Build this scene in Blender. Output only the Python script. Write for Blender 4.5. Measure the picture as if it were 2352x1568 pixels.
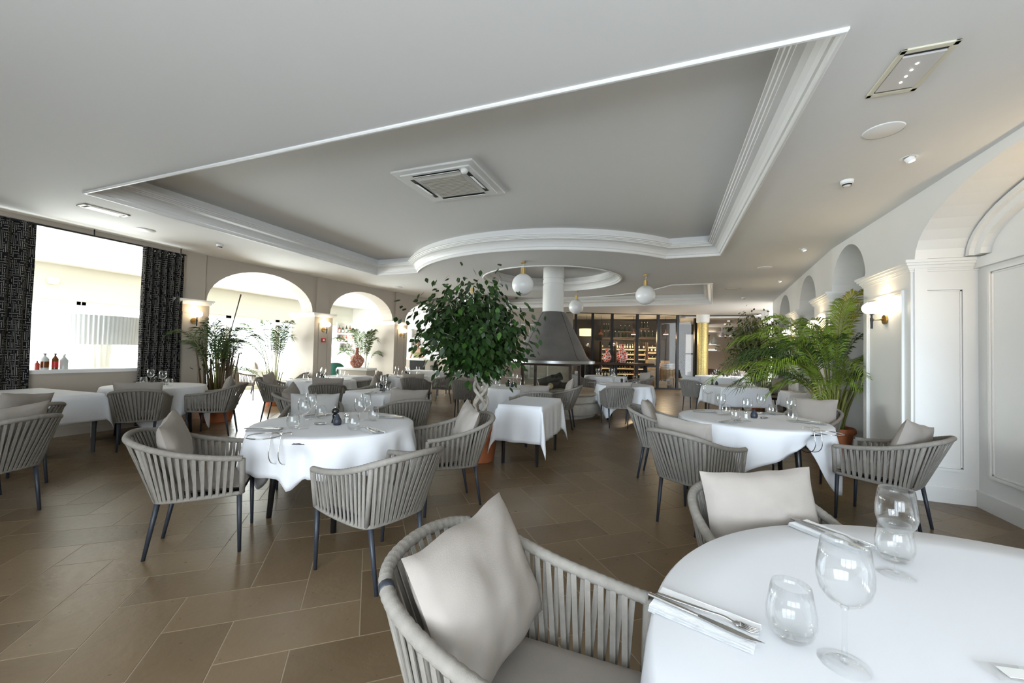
import bpy, math, random
from mathutils import Vector, Matrix, noise
from mathutils.geometry import tessellate_polygon
import numpy as np

# ------------------------------------------------------------------ camera, world, lights, exposure
for o in list(bpy.data.objects): bpy.data.objects.remove(o)
SC = bpy.context.scene
COL = SC.collection
FPX, YAW, PITCH, ROLL, EYE = 922.87, .364065, .026454, .024223, 1.40
ZC = 3.12                                     # height of the main ceiling
FWD = Vector((-math.sin(YAW)*math.cos(PITCH), math.cos(YAW)*math.cos(PITCH), math.sin(PITCH)))
R0 = Vector((math.cos(YAW), math.sin(YAW), 0)); U0 = R0.cross(FWD)
RGT = R0*math.cos(ROLL) + U0*math.sin(ROLL); UPV = U0*math.cos(ROLL) - R0*math.sin(ROLL)
CAMP = Vector((0, 0, EYE))
cam_d = bpy.data.cameras.new('camera'); cam = bpy.data.objects.new('camera', cam_d); COL.objects.link(cam)
cam_d.sensor_width = 36; cam_d.lens = FPX/2352*36; cam_d.clip_start = .02; cam_d.clip_end = 300
m = Matrix.Identity(4)
for i in range(3): m[i][0], m[i][1], m[i][2], m[i][3] = RGT[i], UPV[i], -FWD[i], CAMP[i]
cam.matrix_world = m
SC.camera = cam
SC.view_settings.view_transform = 'Standard'; SC.view_settings.look = 'None'
SC.view_settings.gamma = 1; SC.view_settings.use_curve_mapping = False
SC.view_settings.exposure = 0.2
cy = SC.cycles; cy.max_bounces = 5; cy.diffuse_bounces = 3; cy.glossy_bounces = 2; cy.transmission_bounces = 2; cy.transparent_max_bounces = 12; cy.adaptive_threshold = .05; cy.caustics_reflective = False; cy.caustics_refractive = False
w = bpy.data.worlds.new('world'); SC.world = w; w.use_nodes = True
bg = w.node_tree.nodes['Background']; bg.inputs[0].default_value = (.92, .97, 1.0, 1); bg.inputs[1].default_value = 7.0

def area(name, loc, target, sx, sy, power, color):
    l = bpy.data.lights.new(name, 'AREA'); l.shape = 'RECTANGLE'; l.size = sx; l.size_y = sy
    l.energy = power; l.color = color
    o = bpy.data.objects.new(name, l); COL.objects.link(o); o.location = loc
    o.rotation_euler = (Vector(target)-Vector(loc)).to_track_quat('-Z', 'Y').to_euler()
    return o
# daylight entering through the window band behind the photographer and through the glazed veranda on the left
area('daylight_rear_windows', (.1, -3.0, 1.65), (.1, 5, 1.3), 5.0, 2.2, 165, (.66, .83, 1.0))
sun_d = bpy.data.lights.new('low_fill_sun', 'SUN'); sun_d.energy = 2.3; sun_d.angle = math.radians(14); sun_d.color = (.68, .84, 1.0)   # soft sun lamp added behind the photographer to brighten the mid-room
sun = bpy.data.objects.new('low_fill_sun', sun_d); COL.objects.link(sun); sun.location = (3, -20, 6); sun.rotation_euler = Vector((.06, .97, -.11)).to_track_quat('-Z', 'Y').to_euler()
area('daylight_veranda', (-13.0, 7.0, 1.5), (-5, 7.0, 1.3), 15.0, 2.2, 2150, (.98, 1.0, .98))

def at(px, py, d):
    """surveyed point: image position and distance along the lens axis"""
    return CAMP + (FWD + RGT*((px-1176)/FPX) - UPV*((py-784)/FPX))*d
def atz(px, py, z):
    r = FWD + RGT*((px-1176)/FPX) - UPV*((py-784)/FPX)
    return CAMP + r*((z-EYE)/r.z)
def hz(px): return 808.4 + (px-1176)*.0242     # horizon row at a column

# ------------------------------------------------------------------ materials
def mat(name, base=(.8, .8, .8), rough=.6, metal=0, spec=.5, noise_amt=0, noise_scale=5, bump=0, bump_scale=40, emit=None, estr=0, coat=0, base2=None):
    mt = bpy.data.materials.new(name); mt.use_nodes = True; nt = mt.node_tree
    b = nt.nodes['Principled BSDF']
    b.inputs['Base Color'].default_value = (*base, 1); b.inputs['Roughness'].default_value = rough
    b.inputs['Metallic'].default_value = metal; b.inputs['Specular IOR Level'].default_value = spec
    if coat: b.inputs['Coat Weight'].default_value = coat
    if emit: b.inputs['Emission Color'].default_value = (*emit, 1); b.inputs['Emission Strength'].default_value = estr
    tc = None
    if noise_amt or bump:
        tc = nt.nodes.new('ShaderNodeTexCoord')
    if noise_amt:
        n = nt.nodes.new('ShaderNodeTexNoise'); n.inputs['Scale'].default_value = noise_scale; n.inputs['Detail'].default_value = 5
        nt.links.new(tc.outputs['Object'], n.inputs['Vector'])
        r = nt.nodes.new('ShaderNodeValToRGB')
        c2 = base2 or tuple(max(0, c*(1-noise_amt)) for c in base)
        c1 = base if base2 else tuple(min(1, c*(1+noise_amt*.5)) for c in base)
        r.color_ramp.elements[0].color = (*c2, 1); r.color_ramp.elements[1].color = (*c1, 1)
        r.color_ramp.elements[0].position = .3; r.color_ramp.elements[1].position = .7
        nt.links.new(n.outputs['Fac'], r.inputs['Fac']); nt.links.new(r.outputs['Color'], b.inputs['Base Color'])
    if bump:
        n2 = nt.nodes.new('ShaderNodeTexNoise'); n2.inputs['Scale'].default_value = bump_scale; n2.inputs['Detail'].default_value = 3
        nt.links.new(tc.outputs['Object'], n2.inputs['Vector'])
        bp = nt.nodes.new('ShaderNodeBump'); bp.inputs['Strength'].default_value = bump; bp.inputs['Distance'].default_value = .01
        nt.links.new(n2.outputs['Fac'], bp.inputs['Height']); nt.links.new(bp.outputs['Normal'], b.inputs['Normal'])
    return mt

def thin_glass(name, tint=(1, 1, 1), gl=.06, rough=.02, edge=.6):
    """see-through sheet with a mirror sheen that grows at grazing angles"""
    mt = bpy.data.materials.new(name); mt.use_nodes = True; nt = mt.node_tree; nt.nodes.clear()
    out = nt.nodes.new('ShaderNodeOutputMaterial'); mix = nt.nodes.new('ShaderNodeMixShader')
    tr = nt.nodes.new('ShaderNodeBsdfTransparent'); tr.inputs[0].default_value = (*tint, 1)
    g = nt.nodes.new('ShaderNodeBsdfGlossy'); g.inputs['Roughness'].default_value = rough; g.inputs[0].default_value = (1, 1, 1, 1)
    lw = nt.nodes.new('ShaderNodeLayerWeight'); lw.inputs[0].default_value = .35
    pw = nt.nodes.new('ShaderNodeMath'); pw.operation = 'POWER'; pw.inputs[1].default_value = 1.7; nt.links.new(lw.outputs['Facing'], pw.inputs[0])
    mr = nt.nodes.new('ShaderNodeMapRange'); mr.inputs[3].default_value = gl; mr.inputs[4].default_value = edge
    nt.links.new(pw.outputs[0], mr.inputs[0]); nt.links.new(mr.outputs[0], mix.inputs[0])
    nt.links.new(tr.outputs[0], mix.inputs[1]); nt.links.new(g.outputs[0], mix.inputs[2]); nt.links.new(mix.outputs[0], out.inputs[0])
    return mt

M = {}
M['ceiling'] = mat('ceiling_paint', (.77, .76, .742), .85, bump=.03, bump_scale=6)
M['wall'] = mat('shaded_greige_wall_paint', (.44, .383, .318), .6, noise_amt=.03, noise_scale=2)  # wall greige with the backlit left side's shade mixed into the colour
M['wall_r'] = mat('pale_grey_panel_paint', (.78, .768, .742), .42, noise_amt=.02, noise_scale=2)
M['trim'] = mat('white_trim_paint', (.80, .79, .77), .45)
M['white'] = mat('white_paint', (.86, .86, .84), .5)
M['cloth'] = mat('white_table_linen', (.76, .76, .775), .9, spec=.1, bump=.06, bump_scale=9)
M['napkin'] = mat('white_napkin_linen', (.86, .86, .86), .9, spec=.1, bump=.15, bump_scale=60)
M['strap'] = mat('taupe_woven_strap', (.235, .212, .183), .75, spec=.2, noise_amt=.1, noise_scale=30, bump=.2, bump_scale=250)
M['strap_lite'] = mat('sunlit_woven_strap', (.62, .60, .55), .75, spec=.2)  # strap copy paled in the colour to look sunlit on the veranda
M['leg'] = mat('charcoal_metal_leg', (.028, .032, .042), .45, spec=.4)
M['tleg'] = mat('black_stained_wood', (.012, .011, .011), .4)
M['cushion'] = mat('beige_cushion_fabric', (.315, .277, .244), .9, spec=.15, noise_amt=.06, noise_scale=6, bump=.12, bump_scale=300)
M['cushion_g'] = mat('shadow_grey_cushion_fabric', (.40, .39, .375), .9, spec=.15, noise_amt=.06, noise_scale=6, bump=.12, bump_scale=300)  # greyer copy of the beige fabric, shadow tone put into the colour
M['steel'] = mat('polished_steel', (.62, .61, .60), .18, 1)
M['brass'] = mat('brushed_brass', (.72, .53, .22), .28, 1)
M['abrass'] = mat('aged_brass', (.42, .27, .10), .3, 1)
M['black'] = mat('black_lacquer', (.012, .012, .012), .15)
M['navy'] = mat('matte_navy_ceramic', (.022, .028, .042), .5)
M['black_m'] = mat('matte_black', (.014, .014, .015), .55)
M['globe'] = mat('opal_glass', (.86, .86, .85), .25)
M['lit'] = mat('lit_opal_glass', (1, .95, .85), .3, emit=(1, .86, .62), estr=9)
M['lit_w'] = mat('lit_white', (1, 1, 1), .3, emit=(1, .93, .8), estr=12)
M['led'] = mat('led_point', (1, 1, 1), .3, emit=(1, 1, 1), estr=20)
M['shade_lit'] = mat('lit_lamp_shade', (.95, .85, .6), .8, emit=(1, .78, .42), estr=1.6)
M['shelf_lit'] = mat('shelf_led_strip', (1, .9, .6), .5, emit=(1, .76, .36), estr=4.5)
M['glass'] = thin_glass('clear_drinking_glass', (.985, .99, .99), .025, .015, .8)
M['pane'] = thin_glass('window_pane', (.96, .98, .97), .03, .01, .35)
M['pane_d'] = thin_glass('dark_cellar_pane', (.86, .87, .88), .018, .01, .4)
M['terracotta'] = mat('terracotta', (.42, .13, .05), .7, noise_amt=.25, noise_scale=6, bump=.1, bump_scale=30)
M['soil'] = mat('potting_soil', (.05, .03, .02), .95, bump=.5, bump_scale=60)
M['bark'] = mat('pale_fig_bark', (.48, .43, .36), .85, noise_amt=.3, noise_scale=12, bump=.4, bump_scale=25)
M['hood'] = mat('dark_zinc_hood', (.19, .18, .175), .55, .2, noise_amt=.18, noise_scale=3)
M['band'] = mat('brushed_steel_band', (.42, .43, .43), .35, .9)
M['stone'] = mat('pale_limestone', (.60, .56, .49), .6, noise_amt=.12, noise_scale=10, bump=.1, bump_scale=40)
M['stone_top'] = mat('tan_limestone', (.50, .40, .29), .55, noise_amt=.15, noise_scale=10)
M['rust'] = mat('dark_brown_steel', (.05, .025, .018), .45, .3)
M['log'] = mat('fire_log_bark', (.07, .055, .045), .9, noise_amt=.5, noise_scale=14, bump=.8, bump_scale=20)
M['logend'] = mat('cut_log_end', (.55, .40, .23), .8)
M['bronze'] = mat('dark_bronze_frame', (.02, .022, .026), .4, .5)
M['woodslab'] = mat('dark_walnut_slab', (.07, .035, .02), .4, noise_amt=.5, noise_scale=4)
M['oak'] = mat('oak_wood', (.50, .33, .17), .55, noise_amt=.25, noise_scale=6)
M['crate'] = mat('pine_crate_wood', (.62, .44, .26), .65, noise_amt=.2, noise_scale=8)
M['rack'] = mat('dark_oak_rack', (.10, .06, .035), .55, noise_amt=.3, noise_scale=5)
M['hoop'] = mat('galvanised_hoop', (.50, .52, .54), .35, .9)
M['gold'] = mat('gold_mosaic', (.56, .43, .16), .4, .5, noise_amt=.35, noise_scale=30, bump=.3, bump_scale=60)
M['copper'] = mat('copper_shade', (.55, .26, .17), .25, 1)
M['bottle_g'] = mat('green_bottle_glass', (.012, .03, .015), .08)
M['bottle_a'] = mat('amber_bottle_glass', (.16, .05, .01), .1)
M['bottle_c'] = mat('clear_bottle_glass', (.55, .58, .55), .08)
M['bottle_r'] = mat('red_bottle_label', (.45, .05, .03), .4)
M['label'] = mat('paper_label', (.80, .76, .65), .7)
M['red'] = mat('red_plastic', (.55, .02, .015), .4)
M['green_v'] = mat('green_velvet', (.02, .12, .09), .75)
M['leafd'] = mat('dark_fig_leaf', (.022, .056, .008), .45, noise_amt=.5, noise_scale=2.5, base2=(.012, .034, .006))
M['leafl'] = mat('young_fig_leaf', (.045, .11, .016), .4)
M['leafv'] = mat('olive_fig_leaf', (.10, .13, .03), .45, noise_amt=.4, noise_scale=3)
M['palm'] = mat('palm_leaflet', (.20, .29, .035), .42, noise_amt=.5, noise_scale=2)
M['palm_d'] = mat('dark_palm_leaflet', (.045, .085, .02), .45, noise_amt=.4, noise_scale=2)  # darker green than the plain palm leaflet
M['palm_m'] = mat('mid_green_palm_leaflet', (.055, .125, .012), .45, noise_amt=.4, noise_scale=2)
M['palm_y'] = mat('yellow_palm_leaflet', (.36, .34, .03), .45)
M['stem'] = mat('palm_stem', (.20, .20, .04), .5, noise_amt=.4, noise_scale=4)
M['cane'] = mat('bamboo_cane', (.10, .06, .025), .5, noise_amt=.5, noise_scale=3)
M['skin'] = mat('skin', (.52, .29, .20), .5)
M['hair'] = mat('dark_hair', (.02, .014, .01), .6)
M['polo'] = mat('olive_polo_cotton', (.25, .24, .11), .85)
M['trouser'] = mat('khaki_trouser', (.38, .28, .16), .85)
M['rattan'] = mat('honey_rattan', (.50, .27, .10), .5)
M['grille'] = mat('vent_grille', (.50, .47, .42), .6)
M['cream'] = mat('cream_plastic', (.70, .66, .52), .5)
M['grout'] = mat('floor_grout', (.36, .285, .20), .8)
M['paper'] = mat('white_art_paper', (.80, .79, .76), .7)
M['lampshade_w'] = mat('white_pleated_fabric', (.80, .82, .80), .8)

def floor_material():
    mt = bpy.data.materials.new('brown_stone_tile'); mt.use_nodes = True; nt = mt.node_tree; b = nt.nodes['Principled BSDF']
    N = nt.nodes.new; L = nt.links.new
    geo = N('ShaderNodeNewGeometry'); oi = N('ShaderNodeObjectInfo')
    add = N('ShaderNodeMath'); add.operation = 'ADD'; L(geo.outputs['Random Per Island'], add.inputs[0]); L(oi.outputs['Random'], add.inputs[1])
    fr = N('ShaderNodeMath'); fr.operation = 'FRACT'; L(add.outputs[0], fr.inputs[0])
    n1 = N('ShaderNodeTexNoise'); n1.inputs['Scale'].default_value = 2.6; n1.inputs['Detail'].default_value = 6; L(geo.outputs['Position'], n1.inputs['Vector'])
    mx = N('ShaderNodeMath'); mx.operation = 'MULTIPLY_ADD'; mx.inputs[1].default_value = .45; L(fr.outputs[0], mx.inputs[0])
    sc = N('ShaderNodeMath'); sc.operation = 'MULTIPLY'; sc.inputs[1].default_value = .62; L(n1.outputs['Fac'], sc.inputs[0]); L(sc.outputs[0], mx.inputs[2])
    r = N('ShaderNodeValToRGB'); L(mx.outputs[0], r.inputs['Fac'])
    r.color_ramp.elements[0].position = .15; r.color_ramp.elements[0].color = (.122, .081, .043, 1)
    r.color_ramp.elements[1].position = .85; r.color_ramp.elements[1].color = (.21, .147, .085, 1)
    L(r.outputs['Color'], b.inputs['Base Color']); b.inputs['Specular IOR Level'].default_value = .28
    n2 = N('ShaderNodeTexNoise'); n2.inputs['Scale'].default_value = 26; n2.inputs['Detail'].default_value = 4; L(geo.outputs['Position'], n2.inputs['Vector'])
    mr = N('ShaderNodeMapRange'); mr.inputs[3].default_value = .22; mr.inputs[4].default_value = .40; L(n2.outputs['Fac'], mr.inputs[0]); L(mr.outputs[0], b.inputs['Roughness'])
    bp = N('ShaderNodeBump'); bp.inputs['Strength'].default_value = .13; bp.inputs['Distance'].default_value = .01; L(n2.outputs['Fac'], bp.inputs['Height']); L(bp.outputs['Normal'], b.inputs['Normal'])
    return mt
M['tile'] = floor_material()

def curtain_material():
    """black weave with a white maze of short bars, laid out on the cloth's own UV"""
    mt = bpy.data.materials.new('black_maze_curtain'); mt.use_nodes = True; nt = mt.node_tree; b = nt.nodes['Principled BSDF']
    N = nt.nodes.new; L = nt.links.new
    def mth(op, a, c=None):
        n = N('ShaderNodeMath'); n.operation = op
        for i, x in enumerate((a, c)):
            if x is None: continue
            if isinstance(x, (int, float)): n.inputs[i].default_value = x
            else: L(x, n.inputs[i])
        return n.outputs[0]
    uv = N('ShaderNodeUVMap'); uv.uv_map = 'UVMap'
    sp = N('ShaderNodeSeparateXYZ'); L(uv.outputs[0], sp.inputs[0])
    u = mth('MULTIPLY', sp.outputs[0], 52); v = mth('MULTIPLY', sp.outputs[1], 27)
    cu = mth('FLOOR', u); cv = mth('FLOOR', v); fu = mth('FRACT', u); fv = mth('FRACT', v)
    cb = N('ShaderNodeCombineXYZ'); L(cu, cb.inputs[0]); L(cv, cb.inputs[1])
    wn = N('ShaderNodeTexWhiteNoise'); wn.noise_dimensions = '2D'; L(cb.outputs[0], wn.inputs['Vector'])
    vert = mth('LESS_THAN', mth('ABSOLUTE', mth('SUBTRACT', fu, .5)), .17)
    horz = mth('LESS_THAN', mth('ABSOLUTE', mth('SUBTRACT', fv, .5)), .11)
    pick = mth('LESS_THAN', wn.outputs['Value'], .62)
    bar = mth('MAXIMUM', mth('MULTIPLY', vert, pick), mth('MULTIPLY', horz, mth('SUBTRACT', 1, pick)))
    keep = mth('GREATER_THAN', mth('FRACT', mth('MULTIPLY', wn.outputs['Value'], 17.3)), .12)
    f = mth('MULTIPLY', bar, keep)
    r = N('ShaderNodeValToRGB'); L(f, r.inputs['Fac']); r.color_ramp.elements[0].color = (.012, .011, .011, 1); r.color_ramp.elements[1].color = (.27, .255, .23, 1)
    L(r.outputs['Color'], b.inputs['Base Color']); b.inputs['Roughness'].default_value = .85; b.inputs['Specular IOR Level'].default_value = .15
    return mt
M['curtain'] = curtain_material()

def vase_material(name, red, white, scale, thr, kind):
    mt = bpy.data.materials.new(name); mt.use_nodes = True; nt = mt.node_tree; b = nt.nodes['Principled BSDF']
    N = nt.nodes.new; L = nt.links.new
    tc = N('ShaderNodeTexCoord')
    if kind == 'scroll':
        nz = N('ShaderNodeTexNoise'); nz.inputs['Scale'].default_value = scale*.35; L(tc.outputs['Object'], nz.inputs['Vector'])
        va = N('ShaderNodeVectorMath'); va.operation = 'MULTIPLY_ADD'; va.inputs[1].default_value = (.12,)*3; L(nz.outputs['Color'], va.inputs[0]); L(tc.outputs['Object'], va.inputs[2])
        t = N('ShaderNodeTexVoronoi'); t.feature = 'DISTANCE_TO_EDGE'; t.inputs['Scale'].default_value = scale; L(va.outputs[0], t.inputs['Vector']); o = t.outputs['Distance']
    else:
        t = N('ShaderNodeTexVoronoi'); t.feature = 'F1'; t.inputs['Scale'].default_value = scale; L(tc.outputs['Object'], t.inputs['Vector']); o = t.outputs['Distance']
    r = N('ShaderNodeValToRGB'); r.color_ramp.interpolation = 'EASE'; L(o, r.inputs['Fac'])
    r.color_ramp.elements[0].position = thr-.03; r.color_ramp.elements[1].position = thr+.03
    r.color_ramp.elements[0].color = (*white, 1); r.color_ramp.elements[1].color = (*red, 1)
    L(r.outputs['Color'], b.inputs['Base Color']); b.inputs['Roughness'].default_value = .25
    return mt
M['vase_red'] = vase_material('red_scroll_porcelain', (.62, .06, .02), (.80, .72, .66), 13, .085, 'scroll')
M['vase_coral'] = vase_material('coral_blossom_porcelain', (.36, .12, .075), (.60, .46, .37), 22, .36, 'dots')
# ------------------------------------------------------------------ geometry helpers
class MB:
    """collects simple solids into one mesh"""
    def __init__(s): s.v = []; s.f = []; s.uv = None
    def add(s, vs, fs):
        n = len(s.v); s.v += [tuple(p) for p in vs]; s.f += [tuple(i+n for i in q) for q in fs]; return s
    def box(s, c, d, rz=0, rx=0, ry=0):
        R = Matrix.Rotation(rz, 3, 'Z') @ Matrix.Rotation(ry, 3, 'Y') @ Matrix.Rotation(rx, 3, 'X'); c = Vector(c)
        vs = [c + R @ Vector((x*d[0]/2, y*d[1]/2, z*d[2]/2)) for x in (-1, 1) for y in (-1, 1) for z in (-1, 1)]
        return s.add(vs, [(0, 1, 3, 2), (4, 6, 7, 5), (0, 4, 5, 1), (2, 3, 7, 6), (0, 2, 6, 4), (1, 5, 7, 3)])
    def bbox(s, x0, x1, y0, y1, z0, z1): return s.box(((x0+x1)/2, (y0+y1)/2, (z0+z1)/2), (abs(x1-x0), abs(y1-y0), abs(z1-z0)))
    def tube(s, pts, rad, seg=8, caps=True, flat=1):
        pts = [Vector(p) for p in pts]; n = len(pts)
        rad = list(rad) if hasattr(rad, '__len__') else [rad]*n
        rings = []; ref = None
        for i, p in enumerate(pts):
            t = (pts[min(i+1, n-1)] - pts[max(i-1, 0)]).normalized()
            if ref is None:
                ref = Vector((0, 0, 1)) if abs(t.z) < .9 else Vector((1, 0, 0))
            a = (ref - t*ref.dot(t))
            if a.length < 1e-5: a = t.orthogonal()
            a.normalize(); b = t.cross(a); ref = a
            rings.append([p + (a*math.cos(k*2*math.pi/seg)*flat + b*math.sin(k*2*math.pi/seg))*rad[i] for k in range(seg)])
        vs = [q for r in rings for q in r]; fs = []
        for i in range(n-1):
            for k in range(seg):
                k2 = (k+1) % seg; fs.append((i*seg+k, i*seg+k2, (i+1)*seg+k2, (i+1)*seg+k))
        if caps: fs += [tuple(range(seg-1, -1, -1)), tuple((n-1)*seg+k for k in range(seg))]
        return s.add(vs, fs)
    def lathe(s, prof, seg=24, c=(0, 0, 0), caps=True):
        c = Vector(c); vs = []; fs = []; n = len(prof)
        for r, z in prof:
            for k in range(seg):
                a = k*2*math.pi/seg; vs.append(c + Vector((r*math.cos(a), r*math.sin(a), z)))
        for i in range(n-1):
            for k in range(seg):
                k2 = (k+1) % seg; fs.append((i*seg+k, i*seg+k2, (i+1)*seg+k2, (i+1)*seg+k))
        if caps:
            if prof[0][0] > 1e-4: fs.append(tuple(range(seg-1, -1, -1)))
            if prof[-1][0] > 1e-4: fs.append(tuple((n-1)*seg+k for k in range(seg)))
        return s.add(vs, fs)
    def prism(s, poly, z0, z1):
        n = len(poly); vs = [(p[0], p[1], z0) for p in poly] + [(p[0], p[1], z1) for p in poly]
        fs = [tuple(range(n-1, -1, -1)), tuple(range(n, 2*n))] + [(i, (i+1) % n, n+(i+1) % n, n+i) for i in range(n)]
        return s.add(vs, fs)
    def slab(s, poly, thick):
        """poly: 3D outline; extruded along 'thick' vector"""
        poly = [Vector(p) for p in poly]; t = Vector(thick); n = len(poly)
        return s.add(poly + [p+t for p in poly], [tuple(range(n-1, -1, -1)), tuple(range(n, 2*n))] + [(i, (i+1) % n, n+(i+1) % n, n+i) for i in range(n)])
    def grid(s, fn, nu, nv, closed_u=False):
        vs = [fn(i/(nu if closed_u else nu-1), j/(nv-1)) for i in range(nu) for j in range(nv)]
        fs = []
        for i in range(nu if closed_u else nu-1):
            for j in range(nv-1):
                i2 = (i+1) % nu; fs.append((i*nv+j, i2*nv+j, i2*nv+j+1, i*nv+j+1))
        return s.add(vs, fs)
    def mesh(s, name, mt, smooth=False):
        me = bpy.data.meshes.new(name); me.from_pydata(s.v, [], s.f); me.materials.append(mt)
        if smooth: me.polygons.foreach_set('use_smooth', [True]*len(me.polygons))
        me.update(); return me
    def build(s, name, mt, parent=None, smooth=False, loc=None, bevel=0, auto=None):
        me = s.mesh(name, mt, smooth)
        o = bpy.data.objects.new(name, me); COL.objects.link(o)
        if parent: o.parent = parent
        if loc is not None: o.location = loc
        if bevel:
            b = o.modifiers.new('bevel', 'BEVEL'); b.width = bevel; b.segments = 2; b.limit_method = 'ANGLE'
        if auto and smooth: me.set_sharp_from_angle(angle=math.radians(auto))
        return o

def empty(name, loc=(0, 0, 0), rz=0):
    o = bpy.data.objects.new(name, None); COL.objects.link(o); o.location = loc; o.rotation_euler.z = rz
    o.empty_display_size = .1; return o
def tag(o, label=None, cat=None, group=None, kind=None):
    if label: o['label'] = label
    if cat: o['category'] = cat
    if group: o['group'] = group
    if kind: o['kind'] = kind
    return o
def struct(o): o['kind'] = 'structure'; return o
KIDS = {}
def children(o):
    return [c for c in o.children]
def copy_tree(o, parent=None, kids=None):
    c = o.copy(); COL.objects.link(c); c.parent = parent
    for k in list(c.keys()):
        if k in ('label',): del c[k]
    for ch in (kids if kids is not None else list(o.children)): copy_tree(ch, c)
    return c
def catmull(P, n):
    P = [Vector(p) for p in P]; out = []
    Q = [P[0]*2-P[1]] + P + [P[-1]*2-P[-2]]
    for i in range(1, len(Q)-2):
        for k in range(n):
            t = k/n; a, b, c, d = Q[i-1], Q[i], Q[i+1], Q[i+2]
            out.append(.5*((2*b) + (c-a)*t + (2*a-5*b+4*c-d)*t*t + (3*b-a-3*c+d)*t**3))
    out.append(P[-1]); return out
def face_rz(v): return math.atan2(v[1], v[0]) - math.pi/2       # local +Y -> v

# ------------------------------------------------------------------ floor: herringbone tiles
rnd = random.Random(4)
FA = math.radians(40.2); E1 = Vector((math.cos(FA), math.sin(FA), 0)); E2 = Vector((-math.sin(FA), math.cos(FA), 0))
FO = Vector((-.148, 3.437, 0)); TW = .302
bed = MB().bbox(-13.6, 9.0, -3.3, 27, -.12, -.0015).build('floor', M['grout'])
struct(bed)
gap = .0042
tiles = []
for x in range(-75, 75):
    for y in range(-75, 75):
        k = (x+y+3) % 4
        if k == 0: s0, t0, s1, t1 = x, y, x+2, y+1
        elif k == 2: s0, t0, s1, t1 = x, y, x+1, y+2
        else: continue
        c = FO + E1*((s0+s1)/2*TW) + E2*((t0+t1)/2*TW)
        if -13.2 < c.x < 4.4 and -2.9 < c.y < 21.5 and (c.x < 3.1 or c.y > 12):
            tiles.append((c, k))
def tile_mesh():
    a, b, h = TW-gap/2, TW/2-gap/2, .006
    vs = [(-a, -b, -h), (a, -b, -h), (a, b, -h), (-a, b, -h), (-a+.001, -b+.001, 0), (a-.001, -b+.001, 0), (a-.001, b-.001, 0), (-a+.001, b-.001, 0)]
    fs = [(4, 5, 6, 7), (0, 1, 5, 4), (1, 2, 6, 5), (2, 3, 7, 6), (3, 0, 4, 7)]
    return vs, fs
tv, tf = tile_mesh()
tme = MB().add(tv, tf).mesh('floor_tile', M['tile'])
def vis(c):
    q = c - CAMP; d = q.dot(FWD)
    if d < .7: return 1e9
    px = 1176+FPX*q.dot(RGT)/d; py = 784-FPX*q.dot(UPV)/d
    if -60 < px < 2410 and py < 1640: return q.length
    return 1e9
tiles.sort(key=lambda t: vis(t[0]))
rest = MB()
for i, (c, k) in enumerate(tiles):
    ang = FA if k == 0 else FA+math.pi/2
    if i < 298:
        o = bpy.data.objects.new('floor_tile', tme); COL.objects.link(o); o.parent = bed; o.location = c; o.rotation_euler.z = ang
    else:
        R = Matrix.Rotation(ang, 3, 'Z'); rest.add([c + R @ Vector(p) for p in tv], tf)
tag(rest.build('floor_tiling', M['tile'], bed), kind='stuff')

# ------------------------------------------------------------------ ceiling with coffers
def arc(c, r, a0, a1, n): return [Vector((c[0]+r*math.cos(a0+(a1-a0)*i/n), c[1]+r*math.sin(a0+(a1-a0)*i/n), 0)) for i in range(n+1)]
AC = (-2.58, 9.52); AR = 3.27
aE = math.atan2(7.5-AC[1], -math.sqrt(AR**2-(7.5-AC[1])**2)); aF = math.atan2(7.5-AC[1], math.sqrt(AR**2-(7.5-AC[1])**2))
if aE > 0: aE -= 2*math.pi
# counter-clockwise outlines
cof1 = [Vector((-6.25, 2.53, 0)), Vector((.84, 2.53, 0)), Vector((.84, 7.49, 0))] + list(reversed(arc(AC, AR, aE if aE > -math.pi else aE+2*math.pi, aF, 36))) + [Vector((-6.25, 7.53, 0))]
FC = (-2.53, 9.12)
circ = arc(FC, 1.58, 0, 2*math.pi, 56)[:-1]
BR = 2.95
yb = 10.41; xr = math.sqrt(BR**2-(yb-FC[1])**2)
b0 = math.atan2(yb-FC[1], xr); b1 = math.pi-b0
cof2 = list(reversed(arc(FC, BR, b0, b1, 30)))
cof2 = [Vector((-6.0, yb, 0))] + cof2 + [Vector((1.0, yb, 0)), Vector((1.38, 14.36, 0)), Vector((-6.0, 14.5, 0))]
outer = [Vector(p) for p in ((-8.45, -3.2, 0), (3.0, -3.2, 0), (3.0, 13.0, 0), (3.6, 16.5, 0), (3.4, 20, 0), (-8.6, 20, 0), (-8.45, 12, 0))]
def tess(loops, z, flip=False):
    tri = tessellate_polygon(loops); flat = [p for l in loops for p in l]
    vs = [(p.x, p.y, z) for p in flat]
    fs = []
    for t in tri:
        a, b, c = (flat[i] for i in t)
        n = (b-a).cross(c-a).z
        fs.append(tuple(t) if (n > 0) == flip else (t[0], t[2], t[1]))
    return vs, fs
vs, fs = tess([outer, cof1, circ, cof2], ZC)
mb = MB().add(vs, fs)
def offset(poly, d):
    n = len(poly); out = []
    for i in range(n):
        p, q, r = poly[i-1], poly[i], poly[(i+1) % n]
        e0 = (q-p).normalized(); e1 = (r-q).normalized()
        n0 = Vector((-e0.y, e0.x, 0)); n1 = Vector((-e1.y, e1.x, 0)); b = n0+n1; b.normalize()
        k = max(.35, b.dot(n0)); out.append(q + b*(d/k))
    return out
COVE = [(-.03, 0), (-.03, -.012), (-.022, -.02), (-.008, -.02), (0, -.012), (.0, .025), (.015, .03), (.03, .062), (.055, .093), (.09, .118), (.135, .132), (.135, .145), (.155, .148), (.16, .16), (.18, .163), (.185, .178), (.205, .18), (.205, .20), (.12, .20)]
UPH = .30
trims = []
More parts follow.
